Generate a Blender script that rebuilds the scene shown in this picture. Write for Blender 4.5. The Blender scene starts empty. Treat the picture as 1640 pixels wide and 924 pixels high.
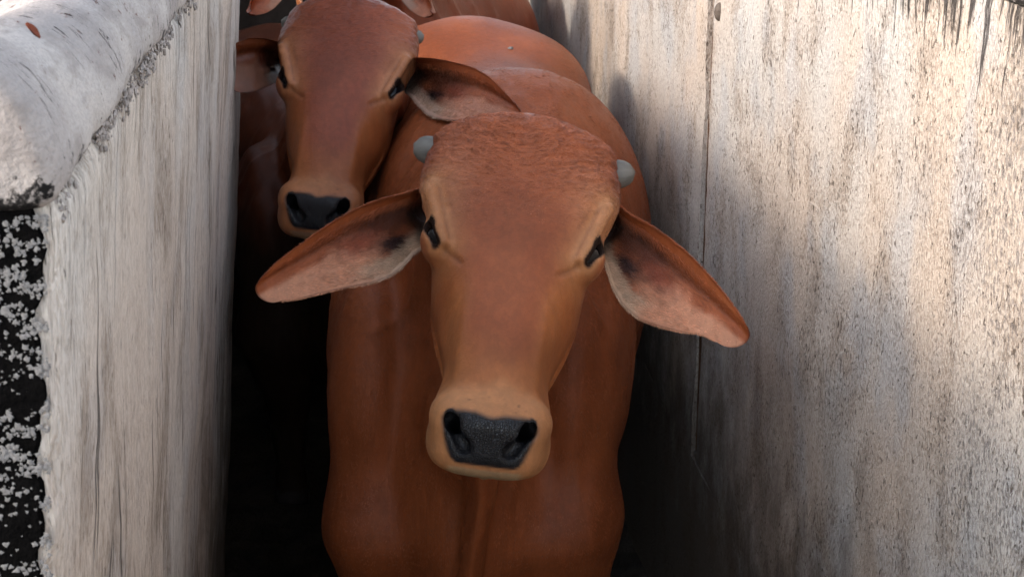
import bpy, math, random
import numpy as np
from mathutils import Vector, Matrix

# ------------------------------------------------------------------ camera, sky, sun, exposure
scene = bpy.context.scene
COL = scene.collection
CAM_H, PITCH, FPX = 1.70, math.radians(18.0), 2360.0
cam_data = bpy.data.cameras.new('camera')
cam = bpy.data.objects.new('camera', cam_data)
COL.objects.link(cam)
cam.location = (0, 0, CAM_H)
cam.rotation_euler = (math.radians(90) - PITCH, 0, 0)
cam_data.sensor_width = 36.0
cam_data.lens = FPX / 1640.0 * 36.0
cam_data.clip_start = 0.02
cam_data.clip_end = 5000
cam_data.dof.use_dof = True
cam_data.dof.focus_distance = 1.95
cam_data.dof.aperture_fstop = 36.0
scene.camera = cam

SUN_TO = Vector((0.80, 0.34, -0.444)).normalized()      # direction the light travels
SUN_EL = math.asin(-SUN_TO.z)
SUN_AZ = math.atan2(-SUN_TO.x, -SUN_TO.y)                # compass angle of the sun from +Y towards +X
world = bpy.data.worlds.new('World')
scene.world = world
world.use_nodes = True
wn = world.node_tree.nodes
wl = world.node_tree.links
wn.clear()
sky = wn.new('ShaderNodeTexSky')
sky.sky_type = 'NISHITA'
sky.sun_disc = False
sky.sun_elevation = SUN_EL
sky.sun_rotation = SUN_AZ
sky.air_density = 1.0
sky.dust_density = 1.5
sky.ozone_density = 1.0
bg = wn.new('ShaderNodeBackground')
bg.inputs['Strength'].default_value = 0.15
wo = wn.new('ShaderNodeOutputWorld')
hazy = wn.new('ShaderNodeHueSaturation')                 # thin high haze: a paler sky
hazy.inputs['Saturation'].default_value = 0.5
wl.new(sky.outputs[0], hazy.inputs['Color'])
wl.new(hazy.outputs[0], bg.inputs[0])
wl.new(bg.outputs[0], wo.inputs[0])

sun_data = bpy.data.lights.new('sun', 'SUN')
sun_data.energy = 0.9
sun_data.angle = math.radians(7.0)
sun_data.color = (1.0, 0.87, 0.74)
sun = bpy.data.objects.new('sun', sun_data)
COL.objects.link(sun)
sun.location = (-6, -3, 5)
sun.rotation_euler = SUN_TO.to_track_quat('-Z', 'Y').to_euler()

scene.view_settings.view_transform = 'Standard'
scene.view_settings.look = 'None'
scene.view_settings.gamma = 1.0
scene.view_settings.use_curve_mapping = False
scene.view_settings.exposure = 1.78
scene.render.engine = 'CYCLES'
scene.cycles.max_bounces = 6
scene.cycles.diffuse_bounces = 3
scene.cycles.adaptive_threshold = 0.03
scene.cycles.use_denoising = True

# ------------------------------------------------------------------ helpers
CP, SP = math.cos(PITCH), math.sin(PITCH)
def at(px, py, c):
    """A point of the place at photo position (px, py) and c metres in front of the lens."""
    x = (px - 820.0) / FPX * c
    v = (462.0 - py) / FPX * c
    return np.array([x, c * CP + v * SP, CAM_H - c * SP + v * CP])

def link(o, parent=None):
    COL.objects.link(o)
    if parent is not None:
        o.parent = parent
    return o

def empty(name, loc, label, cat, group=None, rot=None):
    o = bpy.data.objects.new(name, None)
    o.empty_display_size = 0.1
    o.location = loc
    if rot is not None:
        o.rotation_euler = rot
    o['label'] = label
    o['category'] = cat
    if group:
        o['group'] = group
    return link(o)

def mesh_obj(name, verts, faces, mat, parent=None, smooth=True, attrs=None, loc=None):
    me = bpy.data.meshes.new(name)
    verts = np.asarray(verts, dtype=np.float64)
    me.from_pydata(verts.tolist() if len(verts) < 20000 else [tuple(v) for v in verts], [], [tuple(f) for f in faces])
    if smooth:
        me.polygons.foreach_set('use_smooth', np.ones(len(me.polygons), dtype=bool))
    for k, a in (attrs or {}).items():
        a = np.asarray(a, dtype=np.float32)
        if a.ndim == 2:
            at_ = me.attributes.new(k, 'FLOAT_COLOR', 'POINT')
            if a.shape[1] == 3:
                a = np.concatenate([a, np.ones((len(a), 1), np.float32)], 1)
            at_.data.foreach_set('color', a.ravel())
        else:
            at_ = me.attributes.new(k, 'FLOAT', 'POINT')
            at_.data.foreach_set('value', a.ravel())
    me.materials.append(mat)
    me.update()
    o = bpy.data.objects.new(name, me)
    if loc is not None:
        o.location = loc
    return link(o, parent)

def sstep(e0, e1, x):
    t = np.clip((x - e0) / (e1 - e0), 0, 1)
    return t * t * (3 - 2 * t)

def vnoise(p, scale, seed=0):
    """Smooth value noise in [-1, 1] on an (N, 3) array."""
    q = np.asarray(p, dtype=np.float64) * scale + seed * 17.31
    i = np.floor(q).astype(np.int64)
    f = q - i
    f = f * f * (3 - 2 * f)
    out = np.zeros(len(q))
    for dx in (0, 1):
        for dy in (0, 1):
            for dz in (0, 1):
                n = (i[:, 0] + dx) * 374761393 + (i[:, 1] + dy) * 668265263 + (i[:, 2] + dz) * 2147483647 + seed * 1013
                n = (n ^ (n >> 13)) * 1274126177
                n = (n ^ (n >> 16)) & 0xFFFF
                w = (f[:, 0] if dx else 1 - f[:, 0]) * (f[:, 1] if dy else 1 - f[:, 1]) * (f[:, 2] if dz else 1 - f[:, 2])
                out += w * (n / 32767.5 - 1.0)
    return out

def fbm(p, scale, octv=3, seed=0):
    a, s = 0, 0.0
    for k in range(octv):
        a = a + vnoise(p, scale * 2 ** k, seed + k) * 0.5 ** k
    return a

def table(bs, vs, lo, hi, n=400, sm=12):
    """A smoothed lookup table through (bs, vs)."""
    g = np.linspace(lo, hi, n)
    y = np.interp(g, bs, vs)
    k = np.exp(-0.5 * (np.arange(-3 * sm, 3 * sm + 1) / sm) ** 2)
    k /= k.sum()
    y = np.convolve(np.pad(y, 3 * sm, mode='edge'), k, mode='valid')
    return lambda x: np.interp(x, g, y)

# ------------------------------------------------------------------ materials
class NT:
    """Small wrapper for writing node trees."""
    def __init__(self, name):
        self.m = bpy.data.materials.new(name)
        self.m.use_nodes = True
        self.t = self.m.node_tree
        self.t.nodes.clear()
        self.out = self.t.nodes.new('ShaderNodeOutputMaterial')
        self.b = self.t.nodes.new('ShaderNodeBsdfPrincipled')
        self.t.links.new(self.b.outputs[0], self.out.inputs[0])
    def put(self, sock, v):
        if hasattr(v, 'links') or isinstance(v, bpy.types.NodeSocket):
            self.t.links.new(v, sock)
        elif v is not None:
            if isinstance(v, (tuple, list)) and sock.type == 'RGBA' and len(v) == 3:
                v = (*v, 1)
            sock.default_value = v
    def coord(self, scale=(1, 1, 1), loc=(0, 0, 0), rot=(0, 0, 0)):
        tc = self.t.nodes.new('ShaderNodeTexCoord')
        mp = self.t.nodes.new('ShaderNodeMapping')
        mp.inputs['Scale'].default_value = scale
        mp.inputs['Location'].default_value = loc
        mp.inputs['Rotation'].default_value = rot
        self.t.links.new(tc.outputs['Object'], mp.inputs[0])
        return mp.outputs[0]
    def noise(self, vec, scale, detail=3, rough=0.55, dist=0.0, color=False):
        n = self.t.nodes.new('ShaderNodeTexNoise')
        self.put(n.inputs['Vector'], vec)
        n.inputs['Scale'].default_value = scale
        n.inputs['Detail'].default_value = detail
        n.inputs['Roughness'].default_value = rough
        n.inputs['Distortion'].default_value = dist
        return n.outputs[1 if color else 0]
    def voronoi(self, vec, scale, feature='F1', rand=1.0, out=0):
        n = self.t.nodes.new('ShaderNodeTexVoronoi')
        n.feature = feature
        self.put(n.inputs['Vector'], vec)
        n.inputs['Scale'].default_value = scale
        n.inputs['Randomness'].default_value = rand
        return n.outputs[out]
    def ramp(self, fac, lo, hi, a=0.0, b=1.0):
        n = self.t.nodes.new('ShaderNodeMapRange')
        n.interpolation_type = 'SMOOTHSTEP'
        self.put(n.inputs['Value'], fac)
        n.inputs['From Min'].default_value = lo
        n.inputs['From Max'].default_value = hi
        n.inputs['To Min'].default_value = a
        n.inputs['To Max'].default_value = b
        return n.outputs[0]
    def math(self, op, a, b=None, clamp=False):
        n = self.t.nodes.new('ShaderNodeMath')
        n.operation = op
        n.use_clamp = clamp
        self.put(n.inputs[0], a)
        if b is not None:
            self.put(n.inputs[1], b)
        return n.outputs[0]
    def mix(self, fac, a, b, mode='MIX'):
        n = self.t.nodes.new('ShaderNodeMix')
        n.data_type = 'RGBA'
        n.blend_type = mode
        self.put(n.inputs[0], fac)
        self.put(n.inputs[6], a)
        self.put(n.inputs[7], b)
        return n.outputs[2]
    def attr(self, name, out='Color'):
        n = self.t.nodes.new('ShaderNodeAttribute')
        n.attribute_name = name
        return n.outputs[out]
    def sep(self, vec):
        n = self.t.nodes.new('ShaderNodeSeparateXYZ')
        self.put(n.inputs[0], vec)
        return n.outputs
    def bump(self, height, strength, dist, normal=None):
        n = self.t.nodes.new('ShaderNodeBump')
        n.inputs['Strength'].default_value = strength
        n.inputs['Distance'].default_value = dist
        self.put(n.inputs['Height'], height)
        if normal is not None:
            self.put(n.inputs['Normal'], normal)
        return n.outputs[0]
    def done(self, base=None, rough=None, normal=None, **kw):
        if base is not None:
            self.put(self.b.inputs['Base Color'], base)
        if rough is not None:
            self.put(self.b.inputs['Roughness'], rough)
        if normal is not None:
            self.put(self.b.inputs['Normal'], normal)
        for k, v in kw.items():
            self.put(self.b.inputs[k.replace('_', ' ')], v)
        return self.m

def coat_material(name, tint=(1, 1, 1), sheen=0.0, rough=0.45):
    n = NT(name)
    co = n.coord()
    col = n.attr('coat')
    nose = n.attr('nose', 'Fac')
    curl = n.attr('curl', 'Fac')
    big = n.noise(co, 7, 2)
    fine = n.noise(co, 110, 2, 0.6)
    hairs = n.noise(n.coord((700, 700, 160)), 1.0, 2, 0.65, 0.6)
    curls = n.noise(n.coord((95, 210, 240)), 1.0, 2, 0.6, 1.1)
    c = n.mix(1.0, col, (*tint, 1), 'MULTIPLY')
    c = n.mix(n.ramp(big, 0.35, 0.68, 0.0, 0.6), c, n.mix(1.0, c, (0.58, 0.50, 0.46, 1), 'MULTIPLY'))
    strk = n.noise(n.coord((75, 75, 13)), 1.0, 2, 0.6, 0.4)
    c = n.mix(n.ramp(strk, 0.40, 0.66, 0.0, 0.4), c, n.mix(1.0, c, (1.35, 1.3, 1.25, 1), 'MULTIPLY'))
    c = n.mix(n.ramp(fine, 0.38, 0.72, 0.0, 0.22), c, n.mix(1.0, c, (1.45, 1.4, 1.35, 1), 'MULTIPLY'))
    c = n.mix(n.ramp(hairs, 0.5, 0.8, 0.0, 0.25), c, n.mix(1.0, c, (0.55, 0.45, 0.4, 1), 'MULTIPLY'))
    c = n.mix(n.math('MULTIPLY', n.ramp(curls, 0.5, 0.68, 0.0, 0.5), curl), c, n.mix(1.0, c, (0.55, 0.42, 0.38, 1), 'MULTIPLY'))
    # leathery nose: wet ridged skin
    nv = n.voronoi(n.coord((340, 340, 340)), 1.0, 'DISTANCE_TO_EDGE')
    nh = n.ramp(nv, 0.0, 0.22)
    inv = n.math('SUBTRACT', 1.0, nose)
    h = n.math('MULTIPLY', n.math('MULTIPLY', hairs, 0.0007), inv)
    h = n.math('ADD', h, n.math('MULTIPLY', n.math('MULTIPLY', curls, 0.0024), curl))
    h = n.math('ADD', h, n.math('MULTIPLY', n.math('MULTIPLY', nh, 0.0006), nose))
    b3 = n.bump(n.math('ADD', h, n.math('MULTIPLY', fine, 0.0008)), 1.0, 1.0)
    r = n.math('SUBTRACT', rough + 0.0, n.math('MULTIPLY', nose, rough - 0.22))
    m = n.done(c, r, b3)
    lum = n.math('MULTIPLY', n.sep(col)[0], 1.0)
    sp = n.math('ADD', n.math('MULTIPLY', n.ramp(lum, 0.02, 0.12, 0.02, 0.28), inv), n.math('MULTIPLY', nose, 0.5))
    n.put(n.b.inputs['Specular IOR Level'], sp)
    n.put(n.b.inputs['Sheen Weight'], n.math('MULTIPLY', n.math('SUBTRACT', 1.0, nose), sheen))
    n.b.inputs['Sheen Roughness'].default_value = 0.45
    n.b.inputs['Sheen Tint'].default_value = (0.95, 0.72, 0.6, 1)
    return m

M_COAT = coat_material('red_brown_coat')
M_COAT_PLUM = coat_material('dark_red_coat', (0.95, 0.90, 0.98), 0.0, 0.33)

def simple(name, col, rough=0.5, nscale=60, namt=0.3, bump=0.2, bdist=0.001, coords=(1, 1, 1), spec=0.15, **kw):
    n = NT(name)
    f = n.noise(n.coord(coords), nscale, 4, 0.6)
    c = n.mix(n.ramp(f, 0.3, 0.75, 0, namt), (*col, 1), (col[0] * 0.35, col[1] * 0.33, col[2] * 0.3, 1))
    kw.setdefault('Specular_IOR_Level', spec)
    return n.done(c, rough, n.bump(f, bump, bdist), **kw)

M_EYE = simple('wet_dark_eye', (0.006, 0.005, 0.006), 0.07, 40, 0.1, 0.0, spec=0.25)
M_HORN = simple('grey_horn', (0.19, 0.18, 0.16), 0.55, 25, 0.6, 0.6, 0.002, (1, 1, 3))
M_HOOF = simple('dark_hoof', (0.03, 0.027, 0.024), 0.5)

# ------------------------------------------------------------------ implicit modelling of the animals
def smin(a, b, k):
    h = np.clip(0.5 + 0.5 * (b - a) / k, 0, 1)
    return b * (1 - h) + a * h - k * h * (1 - h)

def smax(a, b, k):
    return -smin(-a, -b, k)

def ell(p, c, r):
    q = (p - np.asarray(c, np.float32))
    r = np.asarray(r, np.float32)
    k0 = np.sqrt((((q / r) ** 2).sum(1))) + 1e-6
    k1 = np.sqrt((((q / (r * r)) ** 2).sum(1))) + 1e-6
    return k0 * (k0 - 1) / k1

def ellr(p, c, r, axes):
    """Ellipsoid with its own axes (rows of a 3x3)."""
    q = (p - np.asarray(c, np.float32)) @ np.asarray(axes, np.float32).T
    return ell(q, (0, 0, 0), r)

def cone(p, a, b, ra, rb, sq=None):
    a = np.asarray(a, np.float32); b = np.asarray(b, np.float32)
    if sq is not None:
        s = np.asarray(sq, np.float32)
        p = p * s; a = a * s; b = b * s
    ab = b - a
    t = np.clip(((p - a) @ ab) / (ab @ ab), 0, 1)
    d = np.sqrt((((p - a) - t[:, None] * ab) ** 2).sum(1))
    return d - (ra + (rb - ra) * t)

def loft(x, y, s, W, D, yc, lo, hi, pw):
    """Superellipse sections of half-width W and half-height D round yc, along s."""
    sc = np.clip(s, lo, hi)
    w, d = W(sc), D(sc)
    f = (np.abs(x / w) ** pw + np.abs((y - yc(sc)) / d) ** pw) ** (1.0 / pw)
    dist = (f - 1) * np.minimum(w, d)
    out = s - sc
    return np.where(out == 0, dist, np.sqrt(np.maximum(dist, 0) ** 2 + out ** 2) + np.minimum(dist, 0))

HB = [-0.03, 0.0, 0.05, 0.10, 0.15, 0.20, 0.25, 0.30, 0.35, 0.40, 0.45, 0.48]
T = lambda v, sm=9: table(HB, v, -0.03, 0.48, 400, sm)
# forehead and nasal plate
PL_W = T([0.070, 0.105, 0.135, 0.136, 0.114, 0.093, 0.073, 0.058, 0.049, 0.046, 0.044, 0.04], 8)
PL_T = T([-0.052, -0.024, 0.000, 0.008, 0.007, 0.002, -0.001, 0.001, 0.000, -0.003, -0.010, -0.02])
PL_D = T([0.035, 0.048, 0.055, 0.056, 0.055, 0.050, 0.044, 0.040, 0.038, 0.036, 0.034, 0.03])
PL_C = lambda b: PL_T(b) - PL_D(b)
# cheeks and jaw
CH_W = T([0.06, 0.075, 0.098, 0.107, 0.104, 0.102, 0.100, 0.088, 0.069, 0.053, 0.048, 0.045], 10)
CH_D = T([0.06, 0.07, 0.09, 0.105, 0.110, 0.106, 0.097, 0.085, 0.072, 0.060, 0.052, 0.045])
CH_C = T([-0.10, -0.105, -0.115, -0.120, -0.120, -0.115, -0.106, -0.096, -0.088, -0.082, -0.078, -0.07])

BROW = ((0.1195, 0.116, -0.010), (0.0905, 0.194, -0.008))
SLIT = ((0.1180, 0.160, -0.020), (0.0965, 0.203, -0.014))

def seg_dist(s, b, A, B):
    ax, ay = B[0] - A[0], B[1] - A[1]
    t = np.clip(((s - A[0]) * ax + (b - A[1]) * ay) / (ax * ax + ay * ay), 0, 1)
    return np.sqrt((s - A[0] - t * ax) ** 2 + (b - A[1] - t * ay) ** 2), t

def head_sdf(q):
    """q = (across, down the face, out of the face), metres; symmetrical left to right."""
    a, b, n = q[:, 0], q[:, 1], q[:, 2]
    s = np.abs(a)
    m = np.stack([s, b, n], 1)
    plate = loft(a, n, b, PL_W, PL_D, PL_C, -0.03, 0.44, 2.9)
    cheek = loft(a, n, b, CH_W, CH_D, CH_C, -0.02, 0.43, 2.4)
    d = smin(plate, cheek, 0.030)
    # crown
    d = smin(d, ell(q, (0, 0.014, -0.052), (0.118, 0.046, 0.052)), 0.03)
    # orbital mound and brow fold
    d = smin(d, ell(m, (0.096, 0.174, -0.040), (0.021, 0.034, 0.030)), 0.018)
    d = smin(d, cone(m, BROW[0], BROW[1], 0.0070, 0.0060), 0.012)
    d = smin(d, ell(m, (0.097, 0.181, -0.037), (0.0245, 0.027, 0.0245)), 0.010)
    # muzzle: squarish, with swollen upper lip at the sides
    zz = np.array([[1, 0, 0], [0, 0.80, -0.60], [0, 0.60, 0.80]])
    mu = (m - np.array([0, 0.432, -0.060], np.float32)) @ zz.T
    r = np.array([0.0735, 0.051, 0.064])
    f = ((np.abs(mu) / r) ** 3.4).sum(1) ** (1 / 3.4)
    d = smin(d, (f - 1) * 0.055, 0.030)
    d = smin(d, ell(m, (0.047, 0.428, -0.022), (0.026, 0.026, 0.022)), 0.014)
    d = smin(d, ell(m, (0.047, 0.446, -0.066), (0.026, 0.030, 0.030)), 0.016)
    d = smin(d, ell(m, (0.0, 0.436, -0.098), (0.052, 0.040, 0.027)), 0.006)
    # nostrils: a slanting comma and the hole behind it
    d = smax(d, -cone(m, (0.0490, 0.442, -0.006), (0.028, 0.472, -0.016), 0.0066, 0.0085), 0.006)
    d = smax(d, -cone(m, (0.045, 0.446, -0.006), (0.032, 0.440, -0.050), 0.0095, 0.0095), 0.008)
    # eye opening
    A, B = np.array(SLIT[0]), np.array(SLIT[1])
    e1 = (B - A) / np.linalg.norm(B - A)
    e0 = np.array([0.62, 0.20, 0.76]); e0 -= e1 * (e0 @ e1); e0 /= np.linalg.norm(e0)
    ax = np.stack([e0, e1, np.cross(e0, e1)])
    d = smax(d, -ellr(m, (A + B) / 2 + 0.002 * e0, (0.020, 0.0185, 0.0042), ax), 0.003)
    d = smax(d, -ellr(m, A * 0.66 + B * 0.34 + 0.002 * e0 + 0.0012 * ax[2] * np.sign(ax[2][0]), (0.020, 0.0115, 0.0068), ax), 0.003)
    return d

BY = [0.0, 0.10, 0.20, 0.35, 0.50, 0.60, 0.75, 0.95, 1.10, 1.25, 1.38, 1.47, 1.52]
TB = lambda v, sm=12: table(BY, v, 0.0, 1.52, 400, sm)
B_TOP = TB([0.86, 0.98, 1.06, 1.13, 1.205, 1.245, 1.215, 1.175, 1.195, 1.250, 1.245, 1.12, 0.98])
B_BOT = TB([0.60, 0.52, 0.48, 0.47, 0.48, 0.46, 0.44, 0.44, 0.47, 0.54, 0.62, 0.70, 0.78])
B_W = TB([0.06, 0.10, 0.14, 0.195, 0.250, 0.275, 0.282, 0.280, 0.268, 0.252, 0.230, 0.17, 0.10])
B_C = lambda s: 0.5 * (B_TOP(s) + B_BOT(s))
B_D = lambda s: 0.5 * (B_TOP(s) - B_BOT(s))

def body_sdf(q, neck_to, throat, hs=1.0):
    """q = (sideways, back from the breast, up)."""
    s = np.abs(q[:, 0])
    m = np.stack([s, q[:, 1], q[:, 2]], 1)
    d = loft(q[:, 0], q[:, 2], q[:, 1], B_W, B_D, B_C, 0.02, 1.50, 2.25)
    d = smin(d, ell(m, (0.170, 0.26, 0.81), (0.092, 0.15, 0.26)), 0.050)           # shoulder blade
    d = smin(d, ell(m, (0.165, 0.135, 0.73), (0.076, 0.085, 0.23)), 0.040)          # point of shoulder
    d = smin(d, cone(q, (0, 0.20, 1.00), (0, 0.125, 0.66), 0.125, 0.145, (1.0, 1.15, 1)), 0.030)   # front of the neck
    d = smin(d, ell(m, (0.0, 0.07, 0.55), (0.085, 0.10, 0.15)), 0.05)             # brisket
    d = smin(d, ell(m, (0.145, 1.24, 1.08), (0.11, 0.16, 0.11)), 0.08)             # hip
    d = smin(d, ell(m, (0.15, 1.32, 0.80), (0.11, 0.17, 0.24)), 0.07)             # thigh
    # legs
    d = smin(d, cone(m, (0.150, 0.12, 0.55), (0.145, 0.15, 0.31), 0.105, 0.056), 0.07)
    d = smin(d, cone(m, (0.145, 0.147, 0.31), (0.145, 0.17, 0.09), 0.050, 0.034), 0.02)
    d = smin(d, cone(m, (0.145, 0.17, 0.09), (0.145, 0.145, 0.03), 0.040, 0.046), 0.02)
    d = smin(d, cone(m, (0.165, 1.26, 0.68), (0.165, 1.42, 0.44), 0.115, 0.056), 0.05)
    d = smin(d, cone(m, (0.165, 1.42, 0.44), (0.165, 1.36, 0.09), 0.046, 0.036), 0.02)
    d = smin(d, cone(m, (0.165, 1.36, 0.09), (0.165, 1.33, 0.03), 0.040, 0.046), 0.02)
    # neck to the back of the head, and the loose dewlap under it
    nk = np.asarray(neck_to, np.float64)
    d = smin(d, cone(q, (0, 0.46, 0.94), nk, 0.175, 0.115, (1.12, 1, 1)), 0.07)
    th = np.asarray(throat, np.float64)
    mid = 0.5 * (th + np.array([0, 0.0, 0.62])) + np.array([0, 0.0, -0.02])
    wav = 0.005 * np.sin(q[:, 2] * 17.0) + 0.002 * np.sin(q[:, 2] * 41.0 + 1.0)
    qd = np.stack([q[:, 0] + wav, q[:, 1], q[:, 2]], 1)
    dl = np.minimum(cone(qd, th, mid, 0.060, 0.075, (3.4, 1, 1)), cone(qd, mid, (0, -0.025, 0.50), 0.075, 0.070, (3.4, 1, 1)))
    dl = np.minimum(dl, cone(qd, mid + np.array([0, 0.10, 0.03]), (0, 0.12, 0.60), 0.075, 0.075, (3.4, 1, 1)))
    d = smin(d, dl * 0.5, 0.016)
    return d

def axis(lo, hi, flo, fhi, hf, hc):
    a = np.arange(flo, fhi, hf)
    left = flo - np.cumsum(np.minimum(hf * 1.25 ** np.arange(1, 400), hc))
    left = left[left > lo - hc][::-1]
    right = a[-1] + np.cumsum(np.minimum(hf * 1.25 ** np.arange(1, 400), hc))
    right = right[right < hi + hc]
    g = np.concatenate([left, a, right])
    pad = (-(len(g) - 1)) % 4
    return np.concatenate([g, g[-1] + hc * np.arange(1, pad + 1)])

def surface(sdf, X, Y, Z):
    """Surface nets on a rectilinear grid, evaluated only near the surface."""
    nx, ny, nz = len(X), len(Y), len(Z)
    cx, cy, cz = X[::4], Y[::4], Z[::4]
    P = np.stack(np.meshgrid(cx, cy, cz, indexing='ij'), -1).reshape(-1, 3).astype(np.float32)
    dc = sdf(P).reshape(len(cx), len(cy), len(cz))
    diag = np.sqrt(np.diff(cx)[:, None, None] ** 2 + np.diff(cy)[None, :, None] ** 2 + np.diff(cz)[None, None, :] ** 2)
    mn = np.full(diag.shape, 1e9); anyn = np.zeros(diag.shape, bool); allp = np.ones(diag.shape, bool)
    for i in (0, 1):
        for j in (0, 1):
            for k in (0, 1):
                v = dc[i:dc.shape[0] - 1 + i, j:dc.shape[1] - 1 + j, k:dc.shape[2] - 1 + k]
                mn = np.minimum(mn, np.abs(v)); anyn |= v < 0; allp &= v < 0
    act = (mn < diag * 1.05) | (anyn & ~allp)
    F = np.repeat(np.repeat(np.repeat(dc, 4, 0), 4, 1), 4, 2)[:nx, :ny, :nz].astype(np.float32)
    bi = np.argwhere(act)
    o = np.arange(5)
    need = np.zeros((nx, ny, nz), bool)
    up = np.zeros((nx, ny, nz), bool)
    A4 = np.repeat(np.repeat(np.repeat(act, 4, 0), 4, 1), 4, 2)
    for i in (0, 1):
        for j in (0, 1):
            for k in (0, 1):
                need[i:i + A4.shape[0], j:j + A4.shape[1], k:k + A4.shape[2]] |= A4
    I, J, K = np.nonzero(need)
    vals = np.empty(len(I), np.float32)
    CH = 400000
    for s in range(0, len(I), CH):
        e = slice(s, s + CH)
        vals[e] = sdf(np.stack([X[I[e]], Y[J[e]], Z[K[e]]], 1).astype(np.float32))
    F[I, J, K] = vals
    S = F < 0
    cnt = np.zeros((nx - 1, ny - 1, nz - 1), np.int8)
    for i in (0, 1):
        for j in (0, 1):
            for k in (0, 1):
                cnt += S[i:nx - 1 + i, j:ny - 1 + j, k:nz - 1 + k]
    cells = (cnt > 0) & (cnt < 8) & A4[:nx - 1, :ny - 1, :nz - 1]
    ci, cj, ck = np.nonzero(cells)
    vid = np.full(cells.shape, -1, np.int64)
    vid[ci, cj, ck] = np.arange(len(ci))
    acc = np.zeros((len(ci), 3)); num = np.zeros(len(ci))
    corners = [(i, j, k) for i in (0, 1) for j in (0, 1) for k in (0, 1)]
    for c0 in corners:
        for axn in range(3):
            if c0[axn]:
                continue
            c1 = list(c0); c1[axn] = 1
            f0 = F[ci + c0[0], cj + c0[1], ck + c0[2]]; f1 = F[ci + c1[0], cj + c1[1], ck + c1[2]]
            x = (f0 < 0) != (f1 < 0)
            t = np.where(x, f0 / np.where(f0 == f1, 1, f0 - f1), 0)
            p0 = np.stack([X[ci + c0[0]], Y[cj + c0[1]], Z[ck + c0[2]]], 1)
            p1 = np.stack([X[ci + c1[0]], Y[cj + c1[1]], Z[ck + c1[2]]], 1)
            acc += np.where(x[:, None], p0 + (p1 - p0) * t[:, None], 0)
            num += x
    V = acc / num[:, None]
    quads = []
    for axn in range(3):
        sl0 = [slice(None)] * 3; sl1 = [slice(None)] * 3
        sl0[axn] = slice(0, -1); sl1[axn] = slice(1, None)
        a0, a1 = S[tuple(sl0)], S[tuple(sl1)]
        E = a0 != a1
        ei = np.stack(np.nonzero(E), 1)
        u, w = (axn + 1) % 3, (axn + 2) % 3
        ok = (ei[:, u] > 0) & (ei[:, w] > 0) & (ei[:, u] < S.shape[u] - 1) & (ei[:, w] < S.shape[w] - 1)
        ei = ei[ok]
        inside = a0[ei[:, 0], ei[:, 1], ei[:, 2]]
        def cell(du, dw):
            q = ei.copy(); q[:, u] += du; q[:, w] += dw
            return vid[q[:, 0], q[:, 1], q[:, 2]]
        q = np.stack([cell(-1, -1), cell(0, -1), cell(0, 0), cell(-1, 0)], 1)
        q = np.where(inside[:, None], q, q[:, ::-1])
        quads.append(q[(q >= 0).all(1)])
    return V, np.concatenate(quads)

def mesh_quads(name, V, Q, mat, parent, attrs):
    me = bpy.data.meshes.new(name)
    me.vertices.add(len(V)); me.vertices.foreach_set('co', np.asarray(V, np.float32).ravel())
    me.loops.add(len(Q) * 4); me.loops.foreach_set('vertex_index', np.asarray(Q, np.int32).ravel())
    me.polygons.add(len(Q)); me.polygons.foreach_set('loop_start', np.arange(0, len(Q) * 4, 4, dtype=np.int32))
    me.polygons.foreach_set('use_smooth', np.ones(len(Q), bool))
    me.update(calc_edges=True)
    me.validate()
    for k, a in attrs.items():
        a = np.asarray(a, np.float32)
        if a.ndim == 2:
            t = me.attributes.new(k, 'FLOAT_COLOR', 'POINT')
            t.data.foreach_set('color', np.concatenate([a, np.ones((len(a), 1), np.float32)], 1).ravel())
        else:
            t = me.attributes.new(k, 'FLOAT', 'POINT'); t.data.foreach_set('value', a.ravel())
    me.materials.append(mat)
    return link(bpy.data.objects.new(name, me), parent)

def vnormals(V, Q):
    n = np.cross(V[Q[:, 2]] - V[Q[:, 0]], V[Q[:, 3]] - V[Q[:, 1]])
    out = np.zeros_like(V)
    for k in range(4):
        for c in range(3):
            out[:, c] += np.bincount(Q[:, k], n[:, c], len(V))
    return out / (np.linalg.norm(out, axis=1, keepdims=True) + 1e-12)

def head_frame(theta, roll, yaw):
    """Rows A (across, image right), B (down the face), N (out of the face) in world axes; angles in degrees."""
    th, ro, ya = map(math.radians, (theta, roll, yaw))
    R = np.array([[1, 0, 0], [0, SP, CP], [0, -CP, SP]])             # lens right, up, back in world axes
    A = np.array([1.0, 0, 0]); B = np.array([0, -math.cos(th), math.sin(th)]); N = np.array([0, math.sin(th), math.cos(th)])
    A, N = A * math.cos(ya) + N * math.sin(ya), N * math.cos(ya) - A * math.sin(ya)
    rot = np.array([[math.cos(ro), math.sin(ro), 0], [-math.sin(ro), math.cos(ro), 0], [0, 0, 1]])
    return np.stack([(rot @ A) @ R, (rot @ B) @ R, (rot @ N) @ R])

C_COAT = np.array([0.268, 0.073, 0.0245])
C_TAN = np.array([0.38, 0.145, 0.050])
C_PALE = np.array([0.46, 0.215, 0.092])
C_NOSE = np.array([0.006, 0.0065, 0.0085])

def mixc(c, new, w):
    return c * (1 - w[:, None]) + np.asarray(new) * w[:, None]

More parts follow.
